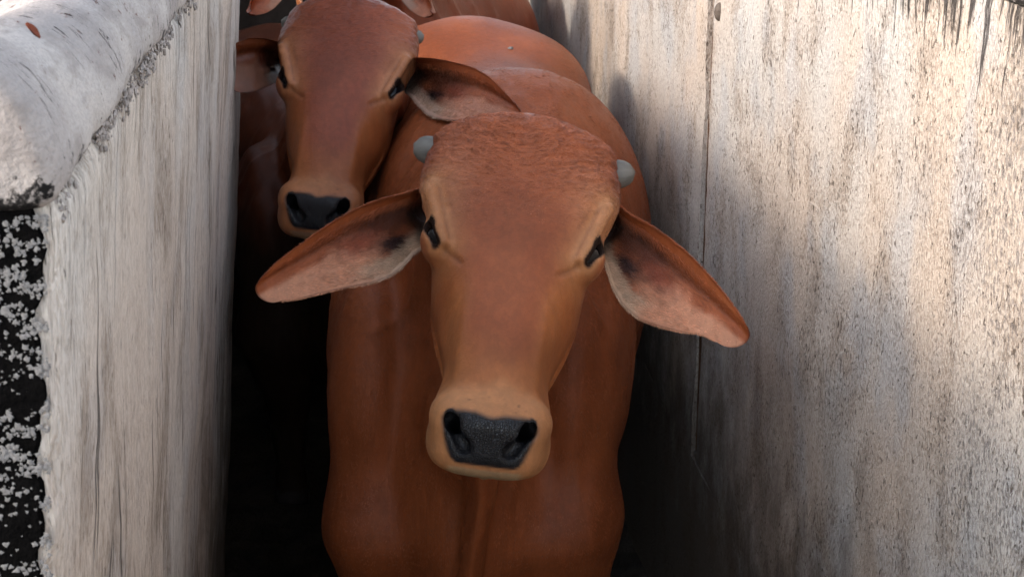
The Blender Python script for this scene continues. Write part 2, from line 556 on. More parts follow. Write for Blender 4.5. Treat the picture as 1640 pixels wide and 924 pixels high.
def coat_colours(V, H, body_tint=(1, 1, 1), plum=0.0):
    s, b, n = np.abs(H[:, 0]), H[:, 1], H[:, 2]
    a = H[:, 0]
    c = np.tile(C_COAT * np.asarray(body_tint), (len(V), 1))
    onhead = ((b > -0.06) & (b < 0.56) & (s < 0.16) & (n > -0.26)).astype(float)
    ns = fbm(H, 22, 3, 5) * 0.012
    # redder crown, tan bridge of the nose, pale ring round nose and eyes
    c = mixc(c, [0.290, 0.081, 0.029], onhead * sstep(0.32, 0.10, b + 2 * ns) * sstep(-0.12, -0.03, n) * 0.9)
    c = mixc(c, [0.285, 0.088, 0.034], onhead * sstep(0.10, 0.16, b) * sstep(0.40, 0.28, b) * sstep(0.045, 0.015, s + ns) * 0.6)
    c = mixc(c, [0.315, 0.095, 0.027], onhead * sstep(0.20, 0.27, b) * sstep(0.04, 0.08, s + ns) * 0.9)
    c = mixc(c, [0.40, 0.150, 0.050], onhead * np.exp(-((s - 0.062) / 0.018) ** 2) * sstep(0.21, 0.29, b + ns) * sstep(0.43, 0.38, b) * 0.55)
    c = mixc(c, C_TAN, onhead * sstep(0.30, 0.41, b + ns) * 0.8)
    c = mixc(c, C_PALE, onhead * sstep(0.385, 0.412, b + ns) * 0.85)
    c = mixc(c, [0.37, 0.135, 0.062], onhead * np.exp(-((s - 0.088) / 0.03) ** 2 - ((b - 0.11) / 0.06) ** 2) * 0.75)
    c = mixc(c, [0.165, 0.034, 0.011], onhead * sstep(0.112, 0.130, s) * sstep(0.14, 0.10, b) * 0.8)
    if plum:
        edge = 0.105 - 0.25 * np.clip(b - 0.12, 0, 0.3) + ns
        c = mixc(c, [0.175, 0.050, 0.034], onhead * plum * sstep(edge, edge - 0.045, s) * sstep(0.40, 0.30, b + ns) * sstep(-0.10, -0.03, n))
        c = mixc(c, [0.34, 0.115, 0.036], onhead * plum * 0.7 * sstep(edge - 0.02, edge + 0.01, s) * sstep(0.19, 0.25, b))
    fd, ft = seg_dist(s, b, (0.119, 0.108), (0.086, 0.200))
    c = mixc(c, C_PALE, onhead * np.clip(np.exp(-(fd / 0.0095) ** 2) + 0.75 * np.exp(-(fd / 0.026) ** 2), 0, 1) * 0.8 * (n > -0.06))
    under = np.exp(-((s - 0.088) / 0.020) ** 2 - ((b - 0.228) / 0.022) ** 2)
    c = mixc(c, C_TAN, onhead * under * 0.7)
    for A_, B_, w_, k_ in (((0.107, 0.118), (0.083, 0.192), 0.0024, 0.40), ((0.095, 0.122), (0.082, 0.155), 0.0020, 0.30), ((0.086, 0.206), (0.066, 0.224), 0.0026, 0.45)):
        cd, _ = seg_dist(s, b, A_, B_)
        c = mixc(c, [0.13, 0.040, 0.020], onhead * np.exp(-(cd / w_) ** 2) * k_ * (n > -0.04))
    # dark lids
    e, et = seg_dist(s, b, (SLIT[0][0] - 0.003, SLIT[0][1] + 0.007), (SLIT[1][0] + 0.003, SLIT[1][1] - 0.005))
    lid = sstep(0.0066, 0.0038, e - 0.003 * sstep(0.6, 0.1, et) + ns * 0.1) * (n > -0.085)
    outer = sstep(0.104, 0.110, s + 0.53 * (b - 0.178)) * sstep(0.150, 0.158, b) * sstep(0.212, 0.204, b) * sstep(-0.075, -0.06, n)
    c = mixc(c, C_PALE * 1.05, onhead * sstep(0.0135, 0.0085, e) * 0.6 * (n > -0.07))
    c = mixc(c, [0.024, 0.015, 0.012], onhead * lid)
    # black nose pad
    q = b * 0.883 - n * 0.469
    half = np.interp(q, [0.36, 0.378, 0.40, 0.42, 0.445, 0.47], [0.060, 0.0625, 0.061, 0.054, 0.045, 0.042])
    top = 0.3785 + 0.005 * np.exp(-(a / 0.012) ** 2) + 0.010 * sstep(0.048, 0.062, s)
    nose = sstep(-0.003, 0.0055, q - top + ns * 0.22) * sstep(-0.004, 0.007, half - s + ns * 0.5) * sstep(0.0, 0.004, 0.4475 - q) * onhead * (n > -0.105)
    nose = nose * sstep(0.0235, 0.0190, np.sqrt(np.clip(s - (half - 0.021), 0, 1) ** 2 + np.clip(q - 0.4275, 0, 1) ** 2))
    nost, _ = seg_dist(s, b, (0.050, 0.441), (0.027, 0.470))
    nose = np.maximum(nose, sstep(0.0090, 0.0065, nost) * onhead * (n > -0.07))
    c = mixc(c, C_NOSE * 1.0, nose)
    lip = sstep(0.4485, 0.452, q) * onhead * (b > 0.40) * sstep(0.050, 0.040, s) * (1 - nose)
    c = mixc(c, [0.40, 0.29, 0.17], lip * 0.8)
    # a few dark bristle pores above the nose
    por = sstep(0.62, 0.75, vnoise(H, 170, 9)) * np.exp(-((q - 0.370) / 0.008) ** 2) * sstep(0.05, 0.03, s)
    c = mixc(c, [0.10, 0.05, 0.03], onhead * por * 0.7)
    curl = onhead * sstep(0.27, 0.05, b) * sstep(-0.16, -0.06, n) * sstep(0.112, 0.098, np.where(b > 0.095, s + 0.3 * (b - 0.1), 0))
    return c, nose * (1 - sstep(0.415, 0.445, q) * 0.5), np.clip(curl, 0, 1)

def ear(parent, tops, bots, cs, cup, mat, roll=0.35, seed=0, tint=1.0, nu=44, nv=25, hair=0, hair_mat=None):
    """A cupped ear: upper and lower rim as photo positions with a depth each, base first."""
    k = np.linspace(0, 1, len(tops)); u = np.linspace(0, 1, nu)
    def crv(pts):
        pts = np.asarray(pts, float)
        return np.stack([table(k, pts[:, i], 0, 1, 200, 6)(u) for i in range(pts.shape[1])], 1)
    Tp = crv([at(x, y, c) for (x, y), c in zip(tops, cs)])
    Bp = crv([at(x, y, c + 0.012) for (x, y), c in zip(bots, cs)])
    v = np.linspace(0, 1, nv)
    axis_dir = np.gradient(0.5 * (Tp + Bp), axis=0); axis_dir /= np.linalg.norm(axis_dir, axis=1, keepdims=True) + 1e-9
    cross = Bp - Tp; wid = np.linalg.norm(cross, axis=1, keepdims=True) + 1e-9
    nrm = np.cross(axis_dir, cross / wid); nrm /= np.linalg.norm(nrm, axis=1, keepdims=True) + 1e-9
    away = np.array([0, CP, -SP])
    sg = np.sign((nrm @ away).sum()); nrm = nrm * sg
    U, Vv = np.meshgrid(u, v, indexing='ij')
    prof = np.sin(np.pi * np.clip(Vv, 0, 1) ** 0.8) ** 0.9
    depth = np.interp(U, [0, 0.25, 0.6, 1], [cup * 1.15, cup, cup * 0.55, cup * 0.15]) * prof
    depth -= 0.003 * np.exp(-((Vv - 0.10) / 0.07) ** 2) * sstep(0.05, 0.3, U) * roll / 0.35      # rolled upper rim
    depth += 0.004 * np.exp(-((Vv - 0.27) / 0.07) ** 2) * sstep(0.2, 0.5, U) * sstep(1.0, 0.85, U)   # groove beside it
    depth -= 0.005 * np.exp(-((Vv - 0.62 - 0.1 * U) / 0.06) ** 2) * np.exp(-((U - 0.42) / 0.2) ** 2)  # cartilage ridge
    bulge = 0.55 * wid[-1, 0] * sstep(0.72, 1.0, U) * np.sqrt(np.clip(1 - (2 * Vv - 1) ** 2, 0, 1))
    P = Tp[:, None, :] + cross[:, None, :] * Vv[:, :, None] + nrm[:, None, :] * depth[:, :, None] + axis_dir[-4][None, None, :] * bulge[:, :, None]
    flat = P.reshape(-1, 3)
    P = P + nrm[:, None, :] * (fbm(flat, 60, 2, seed) * 0.0013).reshape(nu, nv)[:, :, None]
    edge = np.minimum(np.minimum(Vv, 1 - Vv) * 6, (1 - U) * 14).clip(0, 1) ** 0.5
    thick = 0.0028 + 0.006 * edge * np.interp(U, [0, 0.5, 1], [1.4, 0.8, 0.5])
    Bk = P + nrm[:, None, :] * thick[:, :, None]
    N = nu * nv
    verts = np.concatenate([P.reshape(-1, 3), Bk.reshape(-1, 3)])
    idx = np.arange(N).reshape(nu, nv)
    q1 = np.stack([idx[:-1, :-1], idx[1:, :-1], idx[1:, 1:], idx[:-1, 1:]], -1).reshape(-1, 4)
    ring = np.concatenate([idx[:, 0], idx[-1, 1:], idx[-2::-1, -1], idx[0, -2:0:-1]])
    rim = np.stack([ring, np.roll(ring, -1), np.roll(ring, -1) + N, ring + N], 1)
    Q = np.concatenate([q1, q1[:, ::-1] + N, rim])
    a_ = verts[Q[:, 1]] - verts[Q[:, 0]]
    # pigment of the inside
    Uf, Vf = U.ravel(), Vv.ravel()
    nz = fbm(flat, 45, 3, seed + 3)
    hz = vnoise(np.stack([Uf * 3, Vf * 40, Uf * 0], 1), 1.0, seed) * 0.5
    c = np.tile(C_COAT * 1.25, (N, 1))
    c = mixc(c, [0.56, 0.270, 0.160], sstep(0.36, 0.52, Vf + 0.06 * nz - 0.12 * (Uf - 0.6)) * sstep(0.30, 0.52, Uf + 0.05 * nz))
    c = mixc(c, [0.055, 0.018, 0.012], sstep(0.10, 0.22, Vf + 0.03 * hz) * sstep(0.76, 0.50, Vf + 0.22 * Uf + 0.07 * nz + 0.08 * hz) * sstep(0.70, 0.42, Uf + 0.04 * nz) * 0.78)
    c = mixc(c, [0.30, 0.070, 0.032], np.exp(-((Uf - 0.50) / 0.11) ** 2 - ((Vf - 0.46) / 0.13) ** 2) * 0.9)
    c = mixc(c, [0.10, 0.032, 0.018], np.exp(-((Vf - 0.24 - 0.03 * nz) / 0.055) ** 2) * sstep(0.45, 0.6, Uf) * sstep(0.97, 0.85, Uf) * 0.5)
    c = mixc(c, [0.56, 0.41, 0.29], sstep(0.66, 0.80, Vf + 0.05 * nz + 0.06 * hz) * sstep(0.66, 0.42, Uf + 0.06 * nz) * 0.9)
    c = mixc(c, [0.012, 0.011, 0.015], np.clip(1.5 * np.exp(-((Uf - 0.31) / 0.10) ** 2 - ((Vf - 0.66 + 0.5 * (Uf - 0.31)) / 0.10) ** 2), 0, 1) * (0.92 + 0.08 * nz))
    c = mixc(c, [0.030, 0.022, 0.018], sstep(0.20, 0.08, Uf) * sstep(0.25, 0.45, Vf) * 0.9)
    c = mixc(c, [0.09, 0.026, 0.012], np.maximum(sstep(0.955, 1.0, Vf), sstep(0.98, 1.0, Uf)) * 0.8)
    cb = np.tile(C_COAT, (N, 1))
    cols = np.concatenate([c, cb]) * tint
    z0 = np.zeros(2 * N)
    o = mesh_obj('ear', verts, Q.tolist(), mat, parent, True, {'coat': cols, 'nose': z0, 'curl': z0})
    if hair:
        rng = np.random.default_rng(seed + 70)
        uu = rng.beta(1.3, 2.4, hair) * 0.9 + 0.06; vv = rng.random(hair)
        rim = rng.random(hair) < 0.22
        vv = np.where(rim, np.where(rng.random(hair) < 0.5, 0.01, 0.99), 0.10 + 0.84 * vv); uu = np.where(rim, 0.1 + 0.88 * rng.random(hair), uu)
        iu = np.clip((uu * (nu - 1)).astype(int), 0, nu - 2); iv = np.clip((vv * (nv - 1)).astype(int), 0, nv - 2)
        fu, fv = (uu * (nu - 1) - iu)[:, None], (vv * (nv - 1) - iv)[:, None]
        R = P[iu, iv] * (1 - fu) * (1 - fv) + P[iu + 1, iv] * fu * (1 - fv) + P[iu, iv + 1] * (1 - fu) * fv + P[iu + 1, iv + 1] * fu * fv
        cu = (cross / wid)[iu]
        dirn = 0.9 * axis_dir[iu] + cu * (0.9 * (0.55 - vv) + 0.35 * rng.normal(size=hair))[:, None] - nrm[iu] * (0.22 + 0.15 * rng.random(hair))[:, None]
        dirn = np.where(rim[:, None], 0.9 * axis_dir[iu] + cu * np.where(vv < 0.5, -0.5, 0.5)[:, None] + 0.25 * rng.normal(size=(hair, 3)), dirn)
        dirn /= np.linalg.norm(dirn, axis=1, keepdims=True)
        ln = (np.where(rim, 0.004, 0.007) * (0.6 + 0.8 * rng.random(hair)) * np.interp(uu, [0, 0.5, 1], [1.5, 1.0, 0.6]))[:, None]
        pts = np.stack([R, R + dirn * ln * 0.5, R + dirn * ln + nrm[iu] * ln * 0.15], 1)
        cv = bpy.data.hair_curves.new('ear_hair'); cv.add_curves([3] * hair)
        cv.points.foreach_set('position', pts.astype(np.float32).ravel())
        cv.points.foreach_set('radius', np.tile(np.array([0.00026, 0.0002, 0.00004]), hair).astype(np.float32))
        hc_ = c[iu * nv + iv] * tint * (0.85 + 0.6 * rng.random(hair))[:, None]
        ca = cv.attributes.new('coat', 'FLOAT_COLOR', 'CURVE')
        ca.data.foreach_set('color', np.concatenate([hc_, np.ones((hair, 1))], 1).astype(np.float32).ravel())
        cv.materials.append(hair_mat)
        ho = bpy.data.objects.new('ear_hair', cv); ho['kind'] = 'stuff'
        link(ho, o)
    return o

def tube(path, radii, ns=12, cap=True):
    path = np.asarray(path, float); n = len(path)
    tg = np.gradient(path, axis=0); tg /= np.linalg.norm(tg, axis=1, keepdims=True) + 1e-12
    up = np.array([0.13, 0.31, 0.94]); verts = []; faces = []
    for i in range(n):
        e1 = np.cross(tg[i], up); e1 /= np.linalg.norm(e1); e2 = np.cross(tg[i], e1)
        for k in range(ns):
            an = 2 * math.pi * k / ns
            verts.append(path[i] + radii[i] * (math.cos(an) * e1 + math.sin(an) * e2))
    for i in range(n - 1):
        for k in range(ns):
            k2 = (k + 1) % ns
            faces.append((i * ns + k, i * ns + k2, (i + 1) * ns + k2, (i + 1) * ns + k))
    if cap:
        faces.append(tuple(range(ns))[::-1]); faces.append(tuple((n - 1) * ns + k for k in range(ns)))
    return np.array(verts), faces

def uv_sphere(c, r, nseg=24, nring=14):
    V = [np.array([0, 0, 1.0])]; F = []
    for i in range(1, nring):
        t = math.pi * i / nring
        for k in range(nseg):
            p = 2 * math.pi * k / nseg
            V.append(np.array([math.sin(t) * math.cos(p), math.sin(t) * math.sin(p), math.cos(t)]))
    V.append(np.array([0, 0, -1.0])); L = len(V) - 1
    for k in range(nseg):
        F.append((0, 1 + k, 1 + (k + 1) % nseg)); F.append((L, L - nseg + (k + 1) % nseg, L - nseg + k))
    for i in range(nring - 2):
        for k in range(nseg):
            a = 1 + i * nseg + k; b = 1 + i * nseg + (k + 1) % nseg
            F.append((a, a + nseg, b + nseg, b))
    return np.asarray(c) + np.array(V) * r, F

def cow(label, poll, frame, hscale, spine, y0, zscale, mat, hf, tint=(1, 1, 1), neck_bias=(0, 0, 0), seed=0, horns=True, hc=0.013, hair=0, hair_mat=None, shade_z=0, body_shade=1.0, plum=0.0, horn=1.0):
    """One animal; spine = sideways position of the back line at world Y."""
    FR = frame; PO = np.asarray(poll, float)
    to_head = lambda P: ((P - PO.astype(np.float32)) @ FR.T.astype(np.float32)) / hscale
    hw = lambda q: PO + (np.asarray(q, float) * hscale) @ FR
    sx = table([p[1] for p in spine], [p[0] for p in spine], min(p[1] for p in spine) - 0.3, max(p[1] for p in spine) + 0.3, 400, 25)
    loc = lambda P: np.stack([P[:, 0] - sx(P[:, 1]), (P[:, 1] - y0), P[:, 2] / zscale], 1)
    nk = loc(hw((0, 0.055, -0.125))[None])[0] + np.asarray(neck_bias)
    th = loc(hw((0, 0.17, -0.20))[None])[0]
    hcen = hw((0, 0.24, -0.10))
    def sdf(P):
        d = body_sdf(loc(P), nk, th).astype(np.float32)
        near = ((P - hcen.astype(np.float32)) ** 2).sum(1) < (0.46 * hscale) ** 2
        if near.any():
            h = head_sdf(to_head(P[near])) * hscale
            d[near] = smin(d[near], h, 0.022 * hscale)
        return d
    lo = np.minimum(hw((-0.15, 0, -0.22)), np.minimum(hw((0.15, 0.5, 0)), np.minimum(hw((0.15, 0, 0.02)), hw((-0.15, 0.5, -0.12))))) - 0.015
    hi = np.maximum(hw((-0.15, 0, 0.02)), np.maximum(hw((0.15, 0, 0.02)), np.maximum(hw((0.15, 0.5, 0)), hw((0.1, 0.0, -0.1))))) + 0.03
    xs = [p[0] for p in spine]
    X = axis(min(min(xs) - 0.36, lo[0] - 0.04), max(max(xs) + 0.36, hi[0] + 0.04), lo[0], hi[0], hf, hc)
    Y = axis(lo[1] - 0.03, y0 + 1.60, lo[1], hi[1], hf, hc)
    Z = axis(-0.03, max(hi[2], 1.36 * zscale) + 0.04, lo[2], hi[2], hf, hc)
    V, Q = surface(sdf, X, Y, Z)
    Nn = vnormals(V, Q)
    H = to_head(V.astype(np.float32)).astype(float)
    s, b, n = np.abs(H[:, 0]), H[:, 1], H[:, 2]
    onh = (b > -0.05) & (b < 0.5) & (s < 0.16) & (n > -0.10)
    disp = np.zeros(len(V))
    # tousled hair of the crown, creases by the eyes, loose skin of neck and breast
    hq = np.stack([H[:, 0] + 0.35 * np.sign(H[:, 0]) * (b - 0.05), b * 1.7, n], 1)
    crown = onh * sstep(0.22, 0.03, b) * sstep(0.0, 0.03, np.abs(H[:, 0]) + 0.012)
    disp += crown * (fbm(hq, 75, 3, seed) * 0.0016 + vnoise(hq, 40, seed + 4) * 0.0012)
    disp -= onh * 0.0018 * np.exp(-(H[:, 0] / 0.007) ** 2) * sstep(0.12, 0.0, b)
    for A_, B_, w_, k_ in (((0.107, 0.118), (0.083, 0.192), 0.0035, 0.0018), ((0.086, 0.206), (0.064, 0.225), 0.0040, 0.0025)):
        cd, _ = seg_dist(s, b, A_, B_)
        disp -= onh * k_ * np.exp(-(cd / w_) ** 2)
    hollow = np.exp(-((s - 0.078) / 0.018) ** 2 - ((b - 0.30) / 0.06) ** 2)
    disp -= onh * 0.0045 * hollow
    disp += onh * 0.0028 * np.exp(-((s - 0.050) / 0.008) ** 2) * sstep(0.25, 0.31, b) * sstep(0.41, 0.37, b)
    L = loc(V)
    hd = np.maximum.reduce([-0.06 - b, b - 0.50, s - 0.15, -0.25 - n, n - 0.05])
    nb = sstep(0.0, 0.07, hd) * sstep(0.75, 0.6, L[:, 1])
    fold = np.sin((L[:, 0] * np.sign(L[:, 0]) * 1.0 + 0.55 * L[:, 2] + 0.9 * L[:, 1] + 0.03 * vnoise(L, 6, seed)) * 62.0)
    disp += nb * sstep(0.85, 0.98, L[:, 2]) * sstep(0.55, 0.3, L[:, 1]) * np.maximum(fold, 0) ** 3 * 0.006
    disp += nb * (fbm(L * np.array([1.6, 1, 0.6]), 9, 3, seed + 2) * 0.006 + 0.0) - nb * sstep(0.30, 0.10, L[:, 1]) * 0.004 * np.exp(-((np.abs(L[:, 0]) - 0.075 - 0.14 * (0.95 - L[:, 2])) / 0.030) ** 2) * sstep(0.50, 0.62, L[:, 2]) * sstep(1.05, 0.9, L[:, 2])
    disp -= nb * sstep(0.40, 0.15, L[:, 1]) * 0.0025 * np.exp(-((np.abs(L[:, 0]) - 0.205 + 0.10 * (0.80 - L[:, 2])) / 0.015) ** 2) * sstep(0.60, 0.72, L[:, 2])
    V = V + Nn * disp[:, None]
    col, nose, curl = coat_colours(V, H, tint, plum)
    legs = sstep(0.34, 0.12, V[:, 2])
    col = mixc(col, [0.06, 0.024, 0.014], legs * 0.7)
    if body_shade < 1:  # shade painted into the coat, deepening away from the head
        col = col * (1 - (1 - body_shade) * sstep(-0.02, 0.16, hd))[:, None]
    if shade_z:  # lower coat painted near black in place of shade, ragged upper edge
        col = mixc(col, [0.022, 0.016, 0.011], sstep(shade_z, shade_z - 0.22, V[:, 2] + 0.07 * fbm(V, 9, 3, seed)) * 0.93)
    hoof = (V[:, 2] < 0.055)
    col[hoof] = [0.03, 0.026, 0.024]
    root = empty('cow', (float(sx(y0 + 0.7)), y0 + 0.7, 0.0), label, 'cow', 'cattle crowded in the chute')
    off = np.array(root.location)
    bo = mesh_quads('body', V - off, Q, mat, root, {'coat': col, 'nose': nose, 'curl': curl})
    if hair:
        face_hair(root, bo, PO, FR, hscale, hair, hair_mat, seed)
        if body_shade == 1.0:
            body_hair(root, bo, y0, sx, int(hair * 1.1), hair_mat, seed + 50, hd)
    for sd in (-1, 1):
        ev, ef = uv_sphere(hw((sd * 0.0970, 0.181, -0.0370)), 0.0220 * hscale)
        mesh_obj('eye', ev - off, ef, M_EYE, root)
        if horns:
            b0 = np.array([sd * 0.099, 0.030, -0.062]); dr = np.array([sd * 0.93, -0.06, -0.02]); dr /= np.linalg.norm(dr)
            tt = np.linspace(0, 1, 12)
            path = [hw(b0 + dr * (0.020 + 0.036 * horn) * t + np.array([0, -0.006 * t * t, 0.006 * t * t])) for t in tt]
            rad = [0.0225 * (0.4 + 0.6 * horn) * hscale * math.sqrt(max(1 - t ** 3.2, 0.0)) * (1 + 0.03 * math.sin(9 * t)) + 0.0004 for t in tt]
            hv, hfz = tube(path, rad, 18)
            mesh_obj('horn', hv - off, hfz, M_HORN, root)
    # tail hanging at the rump
    yr = y0 + 1.49; tx = float(sx(yr))
    tp = [(tx, yr - 0.03, 1.06 * zscale), (tx, yr + 0.06, 0.98 * zscale), (tx + 0.01, yr + 0.08, 0.75 * zscale), (tx + 0.02, yr + 0.07, 0.45 * zscale), (tx + 0.02, yr + 0.07, 0.25 * zscale)]
    tv, tf = tube(tp, [0.035, 0.026, 0.018, 0.016, 0.03], 10)
    mesh_obj('tail', tv - off, tf, mat, root, True, {'coat': np.tile(C_COAT * 0.8, (len(tv), 1)), 'nose': np.zeros(len(tv)), 'curl': np.zeros(len(tv))})
    return root, hw

def hair_material(name):
    n = NT(name)
    c = n.mix(1.0, n.attr('coat'), n.mix(n.ramp(n.noise(n.coord(), 55, 2), 0.3, 0.7), (0.80, 0.78, 0.76, 1), (1.25, 1.25, 1.25, 1)), 'MULTIPLY')
    return n.done(c, 0.38, Specular_IOR_Level=0.45)

def face_hair(root, body, PO, FR, hs, count, mat, seed, reach=0.5):
    """The short coat of the head as strands: tousled on the crown, lying flat down the face."""
    me = body.data
    n = len(me.vertices)
    co = np.empty(n * 3, np.float32); me.vertices.foreach_get('co', co); co = co.reshape(-1, 3).astype(float)
    cc = np.empty(n * 4, np.float32); me.attributes['coat'].data.foreach_get('color', cc); cc = cc.reshape(-1, 4)
    ns = np.empty(n, np.float32); me.attributes['nose'].data.foreach_get('value', ns)
    H = ((co + np.array(root.location) - PO) @ FR.T) / hs
    s, b, nn = np.abs(H[:, 0]), H[:, 1], H[:, 2]
    w = ((b > -0.06) & (b < reach) & (s < 0.16) & (nn > -0.17)) * sstep(-0.17, -0.10, nn)
    w = w * (0.55 + 1.0 * sstep(0.20, 0.02, b)) * sstep(0.12, 0.02, ns) * sstep(0.04, 0.09, cc[:, 0]) * sstep(reach, reach - 0.03, b)
    np_ = len(me.polygons)
    loops = np.empty(np_ * 4, np.int32); me.loops.foreach_get('vertex_index', loops); Q = loops.reshape(-1, 4)
    ar = np.empty(np_, np.float32); me.polygons.foreach_get('area', ar)
    pr = w[Q].min(1) * ar; pr = pr / pr.sum()
    rng = np.random.default_rng(seed)
    f = rng.choice(np_, count, p=pr)
    r1, r2 = rng.random(count)[:, None], rng.random(count)[:, None]
    A, B, C, D = (co[Q[f, k]] for k in range(4))
    P = A * (1 - r1) * (1 - r2) + B * r1 * (1 - r2) + C * r1 * r2 + D * (1 - r1) * r2
    col = cc[Q[f, 0]].copy()
    N = np.cross(C - A, D - B); N /= np.linalg.norm(N, axis=1, keepdims=True) + 1e-12
    h = ((P + np.array(root.location) - PO) @ FR.T) / hs
    cr = sstep(0.20, 0.03, h[:, 1])
    ang = (0.25 + 0.75 * cr) * (0.9 * vnoise(h, 75, seed) + 0.8 * vnoise(h, 170, seed + 1))
    fl = np.stack([(0.35 + 0.55 * cr) * np.tanh(h[:, 0] / 0.03) + 0.2 * rng.normal(size=count), 0.8 + 0.2 * rng.normal(size=count) - 1.2 * sstep(0.03, -0.03, h[:, 1]), np.zeros(count)], 1)
    fl = np.stack([fl[:, 0] * np.cos(ang) - fl[:, 1] * np.sin(ang), fl[:, 0] * np.sin(ang) + fl[:, 1] * np.cos(ang), fl[:, 2]], 1) @ FR
    fl -= N * (fl * N).sum(1, keepdims=True); fl /= np.linalg.norm(fl, axis=1, keepdims=True) + 1e-9
    ln = hs * ((0.0028 + 0.0016 * cr) * (0.75 + 0.5 * rng.random(count)))[:, None]
    lift = (0.11 + 0.10 * cr + (0.04 + 0.06 * cr) * vnoise(h, 90, seed + 5) + 0.05 * rng.random(count))[:, None]
    side = np.cross(N, fl) * (vnoise(h, 110, seed + 7) * (0.15 + 0.3 * cr))[:, None]
    pts = np.empty((count, 3, 3))
    for k, t in enumerate((0.0, 0.5, 1.0)):
        pts[:, k] = P - N * 0.0003 + fl * ln * t * 0.95 + N * ln * lift * (t - 0.6 * t * t) + side * ln * t * t
    cv = bpy.data.hair_curves.new('face_hair')
    cv.add_curves([3] * count)
    cv.points.foreach_set('position', pts.astype(np.float32).ravel())
    cv.points.foreach_set('radius', np.tile(np.array([0.00021, 0.00018, 0.00004]) * hs, count).astype(np.float32))
    shade = (0.66 + 0.74 * rng.random(count) + 0.14 * vnoise(h, 60, seed + 11))[:, None]
    ca = cv.attributes.new('coat', 'FLOAT_COLOR', 'CURVE')
    ca.data.foreach_set('color', np.concatenate([col[:, :3] * shade, np.ones((count, 1))], 1).astype(np.float32).ravel())
    cv.materials.append(mat)
    o = bpy.data.objects.new('face_hair', cv)
    o['kind'] = 'stuff'
    return link(o, root)

def body_hair(root, body, y0, sx, count, mat, seed, hd):
    """Short coat of neck, breast and back as strands lying down and backwards."""
    me = body.data
    n = len(me.vertices)
    co = np.empty(n * 3, np.float32); me.vertices.foreach_get('co', co); co = co.reshape(-1, 3).astype(float)
    cc = np.empty(n * 4, np.float32); me.attributes['coat'].data.foreach_get('color', cc); cc = cc.reshape(-1, 4)
    W = co + np.array(root.location)
    yl = W[:, 1] - y0
    w = sstep(0.40, 0.50, W[:, 2]) * (hd > 0.0) * np.interp(yl, [-0.3, 0.3, 0.7, 1.5], [1.0, 1.0, 0.45, 0.25])
    np_ = len(me.polygons)
    loops = np.empty(np_ * 4, np.int32); me.loops.foreach_get('vertex_index', loops); Q = loops.reshape(-1, 4)
    ar = np.empty(np_, np.float32); me.polygons.foreach_get('area', ar)
    A, B, C, D = (co[Q[:, k]] for k in range(4))
    N = np.cross(C - A, D - B); N /= np.linalg.norm(N, axis=1, keepdims=True) + 1e-12
    view = np.array([0, 0, 2.2]) - (A + np.array(root.location))
    seen = ((N * view).sum(1) > -0.1 * np.linalg.norm(view, axis=1)) & (N[:, 2] > -0.6)
    pr = w[Q].min(1) * ar * seen; pr = pr / pr.sum()
    rng = np.random.default_rng(seed)
    f = rng.choice(np_, count, p=pr)
    r1, r2 = rng.random(count)[:, None], rng.random(count)[:, None]
    P = A[f] * (1 - r1) * (1 - r2) + B[f] * r1 * (1 - r2) + C[f] * r1 * r2 + D[f] * (1 - r1) * r2
    N = N[f]
    fl = np.array([0, 0.55, -0.85])[None] + 0.22 * rng.normal(size=(count, 3)) + 0.45 * np.stack([vnoise(P, 9, seed), vnoise(P, 9, seed + 1), vnoise(P, 9, seed + 2)], 1)
    fl -= N * (fl * N).sum(1, keepdims=True); fl /= np.linalg.norm(fl, axis=1, keepdims=True) + 1e-9
    ln = (0.0055 + 0.003 * rng.random(count))[:, None]
    lift = (0.10 + 0.07 * vnoise(P, 55, seed + 3) + 0.05 * rng.random(count))[:, None]
    pts = np.empty((count, 3, 3))
    for k, t in enumerate((0.0, 0.5, 1.0)):
        pts[:, k] = P - N * 0.0004 + fl * ln * t + N * ln * lift * (t - 0.6 * t * t)
    cv = bpy.data.hair_curves.new('body_hair')
    cv.add_curves([3] * count)
    cv.points.foreach_set('position', pts.astype(np.float32).ravel())
    cv.points.foreach_set('radius', np.tile(np.array([0.00042, 0.00036, 0.00008]), count).astype(np.float32))
    shade = (0.62 + 0.78 * rng.random(count) + 0.18 * vnoise(P, 16, seed + 11) + 0.10 * vnoise(P, 50, seed + 12))[:, None]
    ca = cv.attributes.new('coat', 'FLOAT_COLOR', 'CURVE')
    ca.data.foreach_set('color', np.concatenate([cc[Q[f, 0], :3] * shade, np.ones((count, 1))], 1).astype(np.float32).ravel())
    cv.materials.append(mat)
    o = bpy.data.objects.new('body_hair', cv)
    o['kind'] = 'stuff'
    return link(o, root)

def shift_children(root, objs):
    for o in objs:
        o.location = -Vector(root.location)

# ------------------------------------------------------------------ ground
def ground_material():
    n = NT('trodden_earth')
    co = n.coord()
    big = n.noise(co, 0.35, 4)
    mid = n.noise(co, 6, 5, 0.65)
    fine = n.noise(co, 60, 4, 0.7)
    c = n.mix(n.ramp(big, 0.35, 0.65), (0.115, 0.098, 0.082, 1), (0.175, 0.160, 0.145, 1))
    c = n.mix(n.ramp(mid, 0.4, 0.7, 0, 0.6), c, (0.055, 0.045, 0.036, 1))
    c = n.mix(n.ramp(fine, 0.55, 0.75, 0, 0.5), c, (0.24, 0.22, 0.20, 1))
    return n.done(c, 0.9, n.bump(fine, 0.6, 0.02, n.bump(mid, 0.5, 0.05)), Specular_IOR_Level=0.15)

